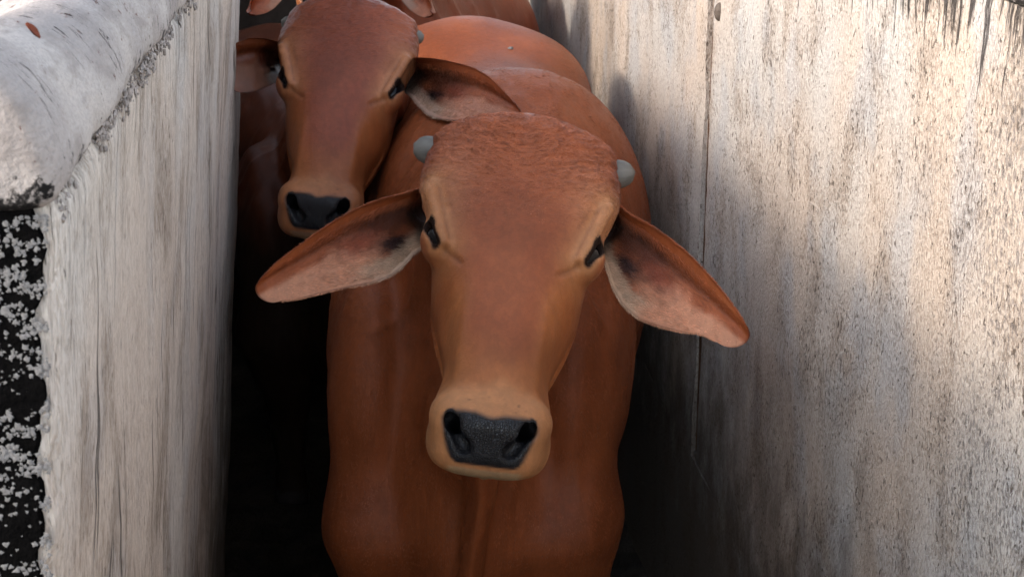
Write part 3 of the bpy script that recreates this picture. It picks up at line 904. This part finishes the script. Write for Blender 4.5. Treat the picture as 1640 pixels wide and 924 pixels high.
def mud_material():
    n = NT('wet_mud')
    co = n.coord()
    mid = n.noise(co, 9, 5, 0.65)
    fine = n.noise(co, 70, 4, 0.7)
    c = n.mix(n.ramp(mid, 0.35, 0.7), (0.018, 0.014, 0.011, 1), (0.045, 0.034, 0.025, 1))
    return n.done(c, 0.8, n.bump(fine, 0.5, 0.01, n.bump(mid, 0.8, 0.04)), Specular_IOR_Level=0.12)

g = 2500.0
o = mesh_obj('ground', [(-g, -g, 0), (g, -g, 0), (g, g, 0), (-g, g, 0)], [(0, 1, 2, 3)], ground_material())
o['kind'] = 'structure'
# churned floor of the chute
gx, gy = np.linspace(-1.45, 0.72, 110), np.linspace(-0.4, 7.2, 340)
GX, GY = np.meshgrid(gx, gy, indexing='ij')
pts = np.stack([GX.ravel(), GY.ravel(), np.zeros(GX.size)], 1)
edge = np.minimum.reduce([pts[:, 0] + 1.45, 0.72 - pts[:, 0], pts[:, 1] + 0.4, 7.2 - pts[:, 1]])
pts[:, 2] = 0.008 + (0.012 + 0.018 * fbm(pts, 7, 4, 2)).clip(0) * sstep(0, 0.1, edge)
idx = np.arange(GX.size).reshape(GX.shape)
q = np.stack([idx[:-1, :-1], idx[1:, :-1], idx[1:, 1:], idx[:-1, 1:]], -1).reshape(-1, 4)
o = mesh_obj('mud_floor', pts, q.tolist(), mud_material())
o['kind'] = 'structure'

# ------------------------------------------------------------------ walls
def wall_material(name, base, alt, pit=0.66, mud_top=0.62, drip_top=1.52, streak=0.5, dark_u=None, seed=0.0, grain=(230, 230, 46), cracks=0.0, drip=1.0, stain=(0.34, 0.275, 0.22), mud_col=(0.050, 0.037, 0.027), cool=0.45, mud_gain=2.2):
    n = NT(name)
    co = n.coord(loc=(seed, 0, seed * 0.3))
    raw = n.coord()
    sx, sy, sz = n.sep(raw)
    big = n.noise(n.coord((2.2, 2.2, 1.3), (seed, 0, 0)), 1.0, 2, 0.6)
    med = n.noise(n.coord((9, 9, 5.5), (seed, 0, 0)), 1.0, 2, 0.6)
    c = n.mix(n.ramp(big, 0.38, 0.62), (*base, 1), (*alt, 1))
    c = n.mix(n.ramp(med, 0.49, 0.68, 0, 0.6), c, (*stain, 1))
    c = n.mix(n.ramp(n.noise(n.coord((7, 7, 5), (seed + 5, 1, 0)), 1.0, 2, 0.6), 0.48, 0.66, 0, cool), c, (0.42, 0.44, 0.465, 1))
    st = n.noise(n.coord((38, 38, 1.6), (seed, 0, 0)), 1.0, 2, 0.6)
    c = n.mix(n.ramp(st, 0.50, 0.78, 0, streak), c, (0.20, 0.155, 0.12, 1))
    st2 = n.noise(n.coord((70, 70, 3.0), (seed + 3, 0, 0)), 1.0, 2, 0.6)
    c = n.mix(n.ramp(st2, 0.55, 0.75, 0, streak * 0.7), c, (0.60, 0.56, 0.51, 1))
    gr = n.noise(n.coord(grain, (seed, 0, 0)), 1.0, 2, 0.65, 0.5)
    pat = n.ramp(med, 0.36, 0.62, 0.6, 1.0)
    c = n.mix(n.math('MULTIPLY', n.ramp(gr, 0.34, 0.58, 1.0, 0.0), pat), c, n.mix(1.0, c, (0.61, 0.57, 0.535, 1), 'MULTIPLY'))
    c = n.mix(n.ramp(gr, 0.60, 0.74, 0, 0.55), c, (0.62, 0.585, 0.53, 1))
    # pits and spalls, more of them in some patches than in others
    pn = n.noise(n.coord(tuple(k * 0.62 for k in grain), (seed + 2, 0, 0)), 1.0, 2, 0.62, 0.4)
    pm = n.math('ADD', pn, n.ramp(med, 0.3, 0.7, -0.05, 0.025))
    pits = n.ramp(pm, pit, pit + 0.04)
    c = n.mix(n.math('MULTIPLY', pits, 0.8), c, (0.11, 0.085, 0.066, 1))
    h = n.math('SUBTRACT', n.math('MULTIPLY', gr, 0.9), n.math('MULTIPLY', pits, 0.9))
    if cracks > 0:
        wob = n.noise(n.coord((2, 2, 5), (seed, 0, 0)), 1.0, 2, 0.6)
        cv = n.t.nodes.new('ShaderNodeCombineXYZ')
        n.put(cv.inputs[0], n.math('ADD', n.math('MULTIPLY', sx, 13.0), n.math('MULTIPLY', wob, 0.9)))
        n.put(cv.inputs[2], n.math('MULTIPLY', sz, 1.1))
        ck = n.voronoi(cv.outputs[0], 1.0, 'DISTANCE_TO_EDGE')
        brk = n.ramp(n.noise(n.coord((4, 4, 3.2), (seed + 1, 0, 0)), 1.0, 3), 0.46, 0.56)
        ckm = n.math('MULTIPLY', n.ramp(ck, 0.0, 0.022, 1.0, 0.0), brk)
        c = n.mix(n.math('MULTIPLY', ckm, cracks), c, (0.05, 0.04, 0.033, 1))
        h = n.math('SUBTRACT', h, n.math('MULTIPLY', ckm, 1.2))
    # mud splashed up from the floor
    sp = n.noise(n.coord((14, 14, 8), (seed, 0, 0)), 1.0, 5, 0.68)
    md = n.math('ADD', n.math('MULTIPLY', n.math('SUBTRACT', mud_top, sz), mud_gain), n.math('MULTIPLY', n.math('SUBTRACT', sp, 0.5), 1.7))
    c = n.mix(n.ramp(md, 0.0, 1.3, 0, 0.92), c, (*mud_col, 1))
    # black drips of algae from the top edge
    dn = n.noise(n.coord((75, 75, 4.5), (seed + 4, 0, 0)), 1.0, 4, 0.7)
    dm = n.math('ADD', n.math('MULTIPLY', n.math('SUBTRACT', sz, drip_top - 0.055), 5.0), n.math('MULTIPLY', n.math('SUBTRACT', dn, 0.52), 3.0))
    c = n.mix(n.ramp(dm, 0.1, 0.35, 0, 0.9 * drip), c, (0.022, 0.018, 0.018, 1))
    if dark_u is not None:       # speckled dark growth on one end of the wall
        lic = n.noise(n.coord((210, 210, 120), (seed, 0, 0)), 1.0, 3, 0.7)
        w = n.math('ADD', n.math('MULTIPLY', n.math('SUBTRACT', dark_u, sx), 0.55), n.math('MULTIPLY', n.math('SUBTRACT', n.noise(n.coord((6, 6, 4)), 1.0, 3), 0.5), 0.5))
        lm = n.math('ADD', lic, n.ramp(w, -0.15, 0.35, -0.2, 0.09))
        c = n.mix(n.ramp(lm, 0.55, 0.66, 0, 0.6), c, (0.16, 0.145, 0.14, 1))
    b = n.bump(h, 0.9, 0.0055)
    return n.done(c, 0.88, b, Specular_IOR_Level=0.15)

def slab(name, u0, u1, z0, z1, thick, res, mat, parent, front=lambda u, z: 0 * u, rough=0.004, seed=0, edge_n=0.0016, rb=0.006):
    """A block with an uneven face and worn edges, in wall axes (along, out, up)."""
    nu, nz = max(3, int((u1 - u0) / res) + 1), max(3, int((z1 - z0) / res) + 1)
    U, Z = np.meshgrid(np.linspace(u0, u1, nu), np.linspace(z0, z1, nz), indexing='ij')
    P = np.stack([U.ravel(), 0 * U.ravel(), Z.ravel()], 1)
    du = np.minimum(P[:, 0] - u0, u1 - P[:, 0]); dz = np.minimum(P[:, 2] - z0, z1 - P[:, 2])
    wear = vnoise(P, 30, seed) * 0.5 + 0.6
    e = np.minimum(du, dz)
    off = rough * fbm(P, 5, 4, seed) - rb * wear * np.clip(1 - e / (rb * 1.5), 0, 1) ** 2
    P[:, 0] += np.where(du < res * 0.5, edge_n * vnoise(P, 55, seed + 3), 0)
    P[:, 2] += np.where(dz < res * 0.5, edge_n * vnoise(P, 40, seed + 5), 0)
    P[:, 1] = front(P[:, 0], P[:, 2]) + off
    B = P.copy(); B[:, 1] = front(P[:, 0], P[:, 2]) - thick
    idx = np.arange(nu * nz).reshape(nu, nz); n = nu * nz
    q1 = np.stack([idx[:-1, :-1], idx[:-1, 1:], idx[1:, 1:], idx[1:, :-1]], -1).reshape(-1, 4)
    ring = np.concatenate([idx[:, 0], idx[-1, 1:], idx[-2::-1, -1], idx[0, -2:0:-1]])
    rim = np.stack([ring, ring + n, np.roll(ring, -1) + n, np.roll(ring, -1)], 1)
    ob = mesh_obj(name, np.concatenate([P, B]), np.concatenate([q1, q1[:, ::-1] + n, rim]).tolist(), mat, parent)
    ob.data.set_sharp_from_angle(angle=math.radians(48))
    return ob

M_RW = wall_material('weathered_whitewash_concrete', (0.53, 0.50, 0.465), (0.56, 0.465, 0.385), 0.615, 1.02, 1.52, 0.16, 1.75, 0.0, (320, 320, 150), mud_gain=2.1, mud_col=(0.085, 0.062, 0.045))
M_LW = wall_material('streaked_whitewash_concrete', (0.66, 0.60, 0.535), (0.66, 0.56, 0.47), 0.645, 0.95, 1.52, 0.28, None, 11.0, (400, 400, 75), 0.9, 0.35, mud_col=(0.13, 0.092, 0.066), cool=0.25, mud_gain=1.6)
M_JOINT = simple('brown_joint_filler', (0.13, 0.066, 0.034), 0.9, 90, 0.7, 0.8, 0.006)
M_RUST = simple('rusty_bolt', (0.16, 0.13, 0.11), 0.75, 120, 0.7, 0.6, 0.003)

RDIR = math.atan2(1.0, -0.10)
rwall = empty('concrete_wall', (0.61, 0.0, 0.0), 'tall pitted concrete wall on the right with a brown vertical joint', 'wall', rot=(0, 0, RDIR))
slab('wall_panel', -1.3, 2.592, 0.5118, 1.525, 0.17, 0.0105, M_RW, rwall, seed=1, rb=0.0012)
slab('wall_panel', 2.628, 7.2, 0.5118, 1.525, 0.17, 0.016, M_RW, rwall, seed=2, rb=0.0012, front=lambda u, z: 0.002 + 0 * u)
slab('plinth', -1.3, 7.2, -0.02, 0.5112, 0.19, 0.02, M_RW, rwall, seed=3, front=lambda u, z: 0 * u, rough=0.004, rb=0.0004, edge_n=0.0)
slab('joint_filler', 2.586, 2.634, 0.505, 1.515, 0.10, 0.006, M_JOINT, rwall, seed=4, front=lambda u, z: -0.006 + 0 * u, rough=0.002, edge_n=0.0, rb=0.001)
slab('joint_filler', -1.29, 7.19, 0.4955, 0.522, 0.10, 0.008, M_RW, rwall, seed=5, front=lambda u, z: -0.0025 + 0 * u, rough=0.001, edge_n=0.0, rb=0.001)
# worn crust along the top
def coping(name, prof, u0, u1, res, mat, parent, seed, rough, r_end, both=True):
    prof = np.asarray(prof, float)
    d = np.r_[0, np.cumsum(np.linalg.norm(np.diff(prof, axis=0), axis=1))]
    m = max(12, int(d[-1] / res))
    t = np.linspace(0, d[-1], m)
    k = np.exp(-0.5 * (np.arange(-4, 5) / 1.6) ** 2); k /= k.sum()
    pr = np.stack([np.interp(t, d, prof[:, i]) for i in range(2)], 1)
    pr = np.stack([np.convolve(np.pad(pr[:, i], 4, mode='edge'), k, mode='valid') for i in range(2)], 1)
    cen = pr.mean(0)
    us = np.arange(u0 + r_end, u1 - r_end, res)
    th = np.linspace(0, math.pi / 2, 8)[:-1]
    st = [(u0 + r_end - r_end * math.cos(a), 1 - math.sin(a)) for a in th] + [(u, 0) for u in us] + [(u1 - r_end + r_end * math.cos(a), 1 - math.sin(a)) for a in th[::-1]]
    V = []
    for u, ins in st:
        dirc = cen - pr; ln = np.linalg.norm(dirc, axis=1, keepdims=True)
        p = pr + dirc / ln * np.minimum(ins * r_end, ln * 0.98)
        V.append(np.c_[np.full(m, u), p])
    V = np.concatenate(V); ns = len(st)
    nv = np.c_[0 * V[:, :1], V[:, 1:] - cen]; nv /= np.linalg.norm(nv, axis=1, keepdims=True)
    V = V + nv * (rough * fbm(V, 9, 4, seed))[:, None]
    idx = np.arange(ns * m).reshape(ns, m)
    nxt = np.roll(idx, -1, axis=1)
    q = np.stack([idx[:-1], nxt[:-1], nxt[1:], idx[1:]], -1).reshape(-1, 4)
    faces = q.tolist() + [idx[0][::-1].tolist(), idx[-1].tolist()]
    return mesh_obj(name, V, faces, mat, parent)

def cap_material(name, near=None, joint=1.505):
    n = NT(name)
    raw = n.coord(); sx, sy, sz = n.sep(raw)
    big = n.noise(raw, 9, 3, 0.6)
    c = n.mix(n.ramp(big, 0.35, 0.65), (0.50, 0.45, 0.415, 1), (0.36, 0.32, 0.30, 1))
    med = n.noise(n.coord((18, 45, 45)), 1.0, 3, 0.7)
    c = n.mix(n.ramp(med, 0.48, 0.70, 0, 0.6), c, (0.25, 0.215, 0.195, 1))
    gr = n.noise(raw, 420, 3, 0.7)
    c = n.mix(n.ramp(gr, 0.30, 0.62, 0.45, 0.0), c, (0.20, 0.18, 0.17, 1))
    scr = n.noise(n.coord((130, 26, 26), rot=(0, 0, 0.5)), 1.0, 3, 0.7, 1.2)
    scm = n.ramp(scr, 0.61, 0.65)
    c = n.mix(n.math('MULTIPLY', scm, n.ramp(big, 0.42, 0.58)), c, (0.05, 0.038, 0.034, 1))
    red = n.noise(n.coord((60, 130, 130), (3, 2, 1)), 1.0, 3, 0.65, 0.6)
    c = n.mix(n.math('MULTIPLY', n.ramp(red, 0.64, 0.68, 0, 0.8), n.ramp(med, 0.46, 0.56)), c, (0.12, 0.045, 0.032, 1))
    # black growth at the joint with the face below and on the near end
    e = n.noise(raw, 60, 4, 0.75)
    lo = n.math('ADD', n.math('MULTIPLY', n.math('SUBTRACT', joint + 0.010, sz), 34.0), n.math('MULTIPLY', n.math('SUBTRACT', e, 0.52), 6.5))
    lo = n.math('MULTIPLY', n.ramp(lo, 0.0, 0.5), n.ramp(sy, -0.05, -0.02))
    c = n.mix(n.math('MULTIPLY', lo, 0.92), c, (0.016, 0.014, 0.014, 1))
    if near is not None:
        nm = n.math('ADD', n.math('MULTIPLY', n.math('SUBTRACT', sx, near), 60.0), n.math('MULTIPLY', n.math('SUBTRACT', e, 0.5), 5.0))
        nm = n.math('ADD', nm, n.math('MULTIPLY', n.math('SUBTRACT', 1.520, sz), 45.0))
        c = n.mix(n.ramp(nm, 0.0, 0.6, 0, 0.97), c, (0.010, 0.009, 0.009, 1))
    h = n.math('SUBTRACT', n.math('ADD', n.math('MULTIPLY', gr, 0.4), n.math('MULTIPLY', med, 1.0)), n.math('MULTIPLY', scm, 0.35))
    return n.done(c, 0.85, n.bump(h, 0.6, 0.004), Specular_IOR_Level=0.15)

M_CAPR = cap_material('grey_worn_top', None, 1.53)
coping('wall_top', [(-0.17, 1.522), (0.004, 1.522), (0.010, 1.535), (-0.004, 1.556), (-0.06, 1.568), (-0.15, 1.562), (-0.178, 1.54)], -1.3, 7.2, 0.012, M_CAPR, rwall, 21, 0.006, 0.02)
# bolt head beside the joint
bp = at(1153, 30, 2.60)
bu = (bp[1]) / math.sin(RDIR)
bv, bf = uv_sphere((0, 0, 0), 1.0, 16, 10)
bv = bv * np.array([0.008, 0.010, 0.016]) + np.array([2.545, 0.003, 1.372])
mesh_obj('bolt', bv, bf, M_RUST, rwall)

LDIR = math.atan2(-1.0, 0.129)
lwall = empty('concrete_wall', (-0.1374, 0.0, 0.0), 'leaning whitewashed wall on the left under a rounded white coping', 'wall', rot=(0, 0, LDIR))
lean = lambda u, z: -0.083 * (1.52 - z)
slab('wall_panel', -2.66, -0.727, -0.02, 1.512, 0.125, 0.0095, M_LW, lwall, front=lean, seed=7, rough=0.004, rb=0.012)
# rough end post where the wall stops
slab('end_post', -2.98, -2.668, -0.02, 1.512, 0.12, 0.0095, M_LW, lwall, front=lambda u, z: lean(u, z) - 0.003, seed=8, rough=0.006, rb=0.016)
slab('joint_filler', -2.672, -2.656, 0.0, 1.505, 0.10, 0.006, M_JOINT, lwall, seed=9, front=lambda u, z: lean(u, z) - 0.004, rough=0.003, edge_n=0.0, rb=0.001)
M_CAPL = cap_material('white_worn_coping', -0.7205)
coping('coping', [(-0.10, 1.505), (-0.002, 1.508), (0.004, 1.514), (0.006, 1.53), (-0.001, 1.558), (-0.018, 1.578), (-0.045, 1.588), (-0.075, 1.578), (-0.105, 1.553), (-0.128, 1.520), (-0.138, 1.485), (-0.128, 1.470)],
       -2.98, -0.7175, 0.007, M_CAPL, lwall, 31, 0.006, 0.012)

# lichen on the black near end of the wall, one crust of many small rosettes
def rosettes(name, count, place, mat, parent, r0, r1, seed):
    rnd = random.Random(seed); V, F = [], []
    for i in range(count):
        c, e1, e2, nn = place(rnd)
        r = r0 + (r1 - r0) * rnd.random() ** 1.6
        k = len(V); m = 9; ph = rnd.random() * 6.28; lob = rnd.choice((3, 4, 5))
        V.append(c + nn * r * 0.10)
        for ring, hh in ((0.62, 0.14), (1.0, 0.02)):
            for j in range(m):
                an = 2 * math.pi * j / m
                rr = r * ring * (1 + 0.35 * math.sin(lob * an + ph) + 0.28 * rnd.uniform(-1, 1))
                V.append(c + (e1 * math.cos(an) + e2 * math.sin(an)) * rr + nn * r * hh)
        for j in range(m):
            j2 = (j + 1) % m
            F.append((k, k + 1 + j, k + 1 + j2)); F.append((k + 1 + j, k + 1 + m + j, k + 1 + m + j2, k + 1 + j2))
    ob = mesh_obj(name, np.array(V), F, mat, parent)
    ob['kind'] = 'stuff'
    return ob
M_LICHEN = simple('pale_lichen', (0.24, 0.235, 0.235), 0.9, 900, 0.7, 0.6, 0.001)
M_BLACK = NT('black_algae')
_e = M_BLACK.noise(M_BLACK.coord(), 120, 4, 0.7)
M_BLACK = M_BLACK.done(M_BLACK.mix(_e, (0.0015, 0.0015, 0.0016, 1), (0.007, 0.0065, 0.0065, 1)), 0.9, M_BLACK.bump(_e, 0.8, 0.004), Specular_IOR_Level=0.0)
slab('end_face', -0.7345, -0.7235, 0.4, 1.511, 0.112, 0.008, M_BLACK, lwall, front=lambda u, z: lean(u, z) - 0.0075 + 0.002 * np.sin(z * 90) + 0.0015 * np.sin(z * 233), seed=12, rough=0.003, rb=0.004)
def end_place(rnd):
    cz = rnd.randrange(70); z = 1.20 + 0.305 * min(1, max(0, (cz + rnd.gauss(0.5, 0.55)) / 70))
    y = -0.004 - 0.083 * max(1.52 - z, 0) - 0.060 * min(1, max(0, ((cz * 37) % 23) / 23 + rnd.gauss(0, 0.10)))
    w = Vector((rnd.gauss(0, 0.15), rnd.gauss(0, 0.15), 1)).normalized()
    return np.array([-0.7237 + 0.001 * rnd.random(), y, z]), np.array([0, 1.0, 0]), np.array([0, 0, 1.0]), np.array([1.0, 0, 0])
rosettes('lichen', 3600, lambda r: end_place(r), M_LICHEN, lwall, 0.0004, 0.0019, 5)
# crumbling edge between coping and face
def crumbs(name, n, mat, parent, seed, ulo, uhi, y, z, r0, r1):
    rnd = random.Random(seed); V, F = [], []
    sv, sf = uv_sphere((0, 0, 0), 1.0, 6, 4)
    spots = [ulo + (uhi - ulo) * rnd.random() for _ in range(26)]
    for i in range(n):
        u = min(max(rnd.choice(spots) + rnd.gauss(0, 0.018), ulo), uhi)
        r = r0 + (r1 - r0) * rnd.random() ** 2.5
        c = np.array([u, y + rnd.gauss(0, 0.0012), z + rnd.gauss(0, 0.005)])
        s = np.array([rnd.uniform(0.7, 1.8), rnd.uniform(0.4, 0.8), rnd.uniform(0.6, 1.5)]) * r
        k = len(V)
        V += list(sv * s * (1 + 0.4 * np.array([rnd.uniform(-1, 1) for _ in range(len(sv))])[:, None]) + c)
        F += [tuple(j + k for j in f) for f in sf]
    ob = mesh_obj(name, np.array(V), F, mat, parent, False); ob['kind'] = 'stuff'
    return ob
M_CRUMB = simple('flaking_whitewash', (0.42, 0.375, 0.35), 0.9, 160, 0.9, 0.5, 0.002)
crumbs('flaking_edge', 900, M_CRUMB, lwall, 3, -1.9, -0.74, -0.0005, 1.508, 0.0006, 0.0030)

# outer pen wall past the left wall, added dark to shade the gap
M_PEN = simple('dark_shade_wall', (0.07, 0.055, 0.045), 0.9, 12, 0.7, 0.5, 0.01)
pwall = empty('shade_lean_to', (-0.62, 2.42, 0), 'added lean-to that shades the gap behind the left wall, beside the second cow', 'shade_blocker', rot=(0, 0, LDIR))
slab('wall_panel', -5.0, 0.0, 0.0, 1.48, 0.15, 0.05, M_PEN, pwall, seed=15, front=lambda u, z: -0.30 * np.clip(-u / 1.2, 0, 1) ** 1.0 + 0 * z)
slab('shade_back_wall', -3.47, -3.35, 0.0, 2.0, 1.25, 0.05, M_PEN, pwall, seed=16, front=lambda u, z: 0.62 + 0 * u)  # added to block sky light from behind the gap
# its corrugated roof added over the pen, unseen, to darken the gap
ru, ry = np.linspace(-5.0, -0.45, 200), np.linspace(-0.65, 0.55, 24)
RU, RY = np.meshgrid(ru, ry, indexing='ij')
rz = 2.42 - 0.22 * (RY + 0.65) / 1.07 + 0.012 * np.sin(RU * 2 * math.pi / 0.076)
rp = np.stack([RU.ravel(), RY.ravel(), rz.ravel()], 1)
ri = np.arange(RU.size).reshape(RU.shape)
rq = np.stack([ri[:-1, :-1], ri[1:, :-1], ri[1:, 1:], ri[:-1, 1:]], -1).reshape(-1, 4)
mesh_obj('shade_roof', np.concatenate([rp, rp - np.array([0, 0, 0.004])]), np.concatenate([rq, rq[:, ::-1] + RU.size]).tolist(), M_RUST, pwall)
for pu in (-0.75, -2.8, -4.85):
    pv, pf = tube([(pu, -0.36, 1.40), (pu, -0.36, 2.40)], [0.04, 0.04], 10)
    mesh_obj('post', pv, pf, M_RUST, pwall)
    pv, pf = tube([(pu, 0.40, 0.0), (pu, 0.40, 2.22)], [0.035, 0.035], 10)
    if pu < -4:
        mesh_obj('post', pv, pf, M_RUST, pwall)

# dry leaf lying on the coping
def leaf(name, label, c, ln, wd, rz, col, tilt=(0, 0)):
    n, m = 9, 5; V = []; F = []
    for i in range(n):
        t = i / (n - 1); w = wd * math.sin(math.pi * min(max(t, 0.03), 0.97)) ** 0.8
        for j in range(m):
            s = j / (m - 1) * 2 - 1
            V.append(((t - 0.5) * ln, s * w, 0.0012 + 0.5 * wd * s * s * (0.6 + 0.4 * math.sin(5 * t)) + 0.10 * ln * (t - 0.5) ** 2))
    for i in range(n - 1):
        for j in range(m - 1):
            a = i * m + j; F.append((a, a + m, a + m + 1, a + 1))
    V = np.array(V); k = len(V)
    V2 = V - np.array([0, 0, 0.0007])
    F2 = F + [tuple(x + k for x in f[::-1]) for f in F]
    ob = mesh_obj(name, np.concatenate([V, V2]), F2, simple(name + '_brown', col, 0.8, 200, 0.6, 0.4, 0.001))
    ob.location = c; ob.rotation_euler = (tilt[0], tilt[1], rz)
    ob['label'] = label; ob['category'] = 'leaf'
    return ob

leaf('fallen_leaf', 'small curled red-brown leaf lying on the left coping', (-0.2525, 0.778, 1.5885), 0.0105, 0.0030, -0.25, (0.20, 0.055, 0.03), (0.0, 0.75))

# ------------------------------------------------------------------ the cattle
M_HAIR = hair_material('short_coat_hair')
FR1 = head_frame(28, 7.2, 0)
POLL1 = at(847, 196, 2.0)
cow1, _ = cow('tan-muzzled brown cow at the front, facing the lens between drooping ears', POLL1, FR1, 1.0,
              [(-0.078, 2.15), (-0.056, 2.35), (0.016, 2.85), (-0.125, 3.55)], 2.13, 1.0, M_COAT, 0.003, seed=1, hair=150000, hair_mat=M_HAIR)
e1 = ear(cow1, [(712, 296), (680, 300), (649, 310), (621, 316), (592, 325), (556, 342), (517, 366), (478, 394), (444, 420), (424, 442)],
         [(722, 372), (692, 386), (667, 405), (647, 428), (623, 446), (587, 457), (545, 463), (512, 471), (478, 479), (447, 482)],
         np.r_[2.07, np.linspace(2.03, 1.97, 9)], 0.034, M_COAT, seed=3, hair=9000, hair_mat=M_HAIR)
e2 = ear(cow1, [(945, 308), (978, 318), (1008, 344), (1035, 356), (1065, 376), (1096, 400), (1126, 430), (1153, 461), (1178, 494), (1192, 518)],
         [(925, 390), (955, 400), (970, 430), (979, 461), (994, 488), (1020, 512), (1056, 524), (1090, 532), (1120, 533), (1150, 549)],
         np.r_[2.07, np.linspace(2.03, 2.0, 9)], 0.034, M_COAT, seed=9, hair=9000, hair_mat=M_HAIR)
shift_children(cow1, (e1, e2))

FR2 = head_frame(26, 6.0, 0)
POLL2 = at(565, 2, 2.80)
cow2, _ = cow('darker red cow behind, resting its chin beside the front cow', POLL2, FR2, 0.985,
              [(-0.40, 3.28), (-0.42, 3.48), (-0.54, 3.98), (-0.80, 4.85)], 3.28, 0.86, M_COAT_PLUM, 0.0036, (0.95, 0.9, 0.95), seed=21, shade_z=0.88, body_shade=0.38, plum=0.4, horn=0.6)
e1 = ear(cow2, [(632, 90), (661, 93), (683, 93), (709, 96), (735, 102), (761, 110), (783, 123), (804, 143), (824, 167)],
         [(625, 140), (652, 150), (668, 169), (679, 182), (696, 190), (722, 194), (752, 195), (783, 194), (812, 193)],
         [2.84, 2.78, 2.72, 2.67, 2.63, 2.60, 2.58, 2.56, 2.55], 0.030, M_COAT_PLUM, seed=5, tint=0.8, hair=5000, hair_mat=M_HAIR)
e2 = ear(cow2, [(480, 80), (455, 72), (440, 66), (424, 62), (408, 61), (396, 62)],
         [(484, 124), (458, 128), (442, 133), (426, 140), (410, 146), (398, 149)],
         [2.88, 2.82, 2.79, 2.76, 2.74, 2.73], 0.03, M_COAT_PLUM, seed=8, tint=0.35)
shift_children(cow2, (e1, e2))

FR3 = head_frame(30, 2.0, 0)
POLL3 = at(548, -215, 3.72)
cow3, _ = cow('plum-brown cow at the back, mostly hidden behind the second head', POLL3, FR3, 0.98,
              [(-0.34, 3.85), (-0.29, 4.0), (-0.16, 4.55), (-0.24, 5.4)], 3.86, 1.05, M_COAT_PLUM, 0.006, (0.85, 0.8, 0.95), seed=33, plum=0.9, shade_z=0.8, hc=0.016)
e1 = ear(cow3, [(628, -90), (648, -75), (664, -55), (678, -30), (687, -8), (691, 10), (689, 18)],
         [(622, -40), (632, -18), (643, 2), (655, 16), (668, 25), (680, 29), (686, 26)],
         np.linspace(3.80, 3.70, 7), 0.03, M_COAT_PLUM, seed=15)
e2 = ear(cow3, [(468, -85), (448, -72), (430, -55), (414, -32), (404, -10), (400, 8), (402, 18)],
         [(474, -38), (464, -18), (452, 0), (440, 14), (426, 22), (412, 25), (405, 23)],
         np.linspace(3.80, 3.70, 7), 0.03, M_COAT_PLUM, seed=16)
shift_children(cow3, (e1, e2))

# pale flecks of dried mud on the rump of the front cow
fv, ff = uv_sphere((0, 0, 0), 1.0, 8, 5)
for (fx, fy, fz, fr) in ((818, 78, 1.2, 0.0065), (775, 95, 1.2, 0.0045)):
    hit = None
    for ck in np.linspace(2.9, 4.2, 900):
        p = at(fx, fy, ck)
        yl = p[1] - 2.13
        xs_ = np.interp(p[1], [2.15, 2.35, 2.85, 3.55], [-0.078, -0.056, 0.016, -0.125])
        if 0.7 < yl < 1.5 and p[2] < B_TOP(yl) - 0.004 and abs(p[0] - xs_) < 0.24:
            hit = p; break
    if hit is not None:
        fl = mesh_obj('mud_fleck', fv * np.array([fr, fr * 0.8, fr * 0.6]) * (1 + 0.3 * vnoise(fv, 1.7, 5))[:, None] + hit - np.array(cow1.location), ff, M_LICHEN, cow1)
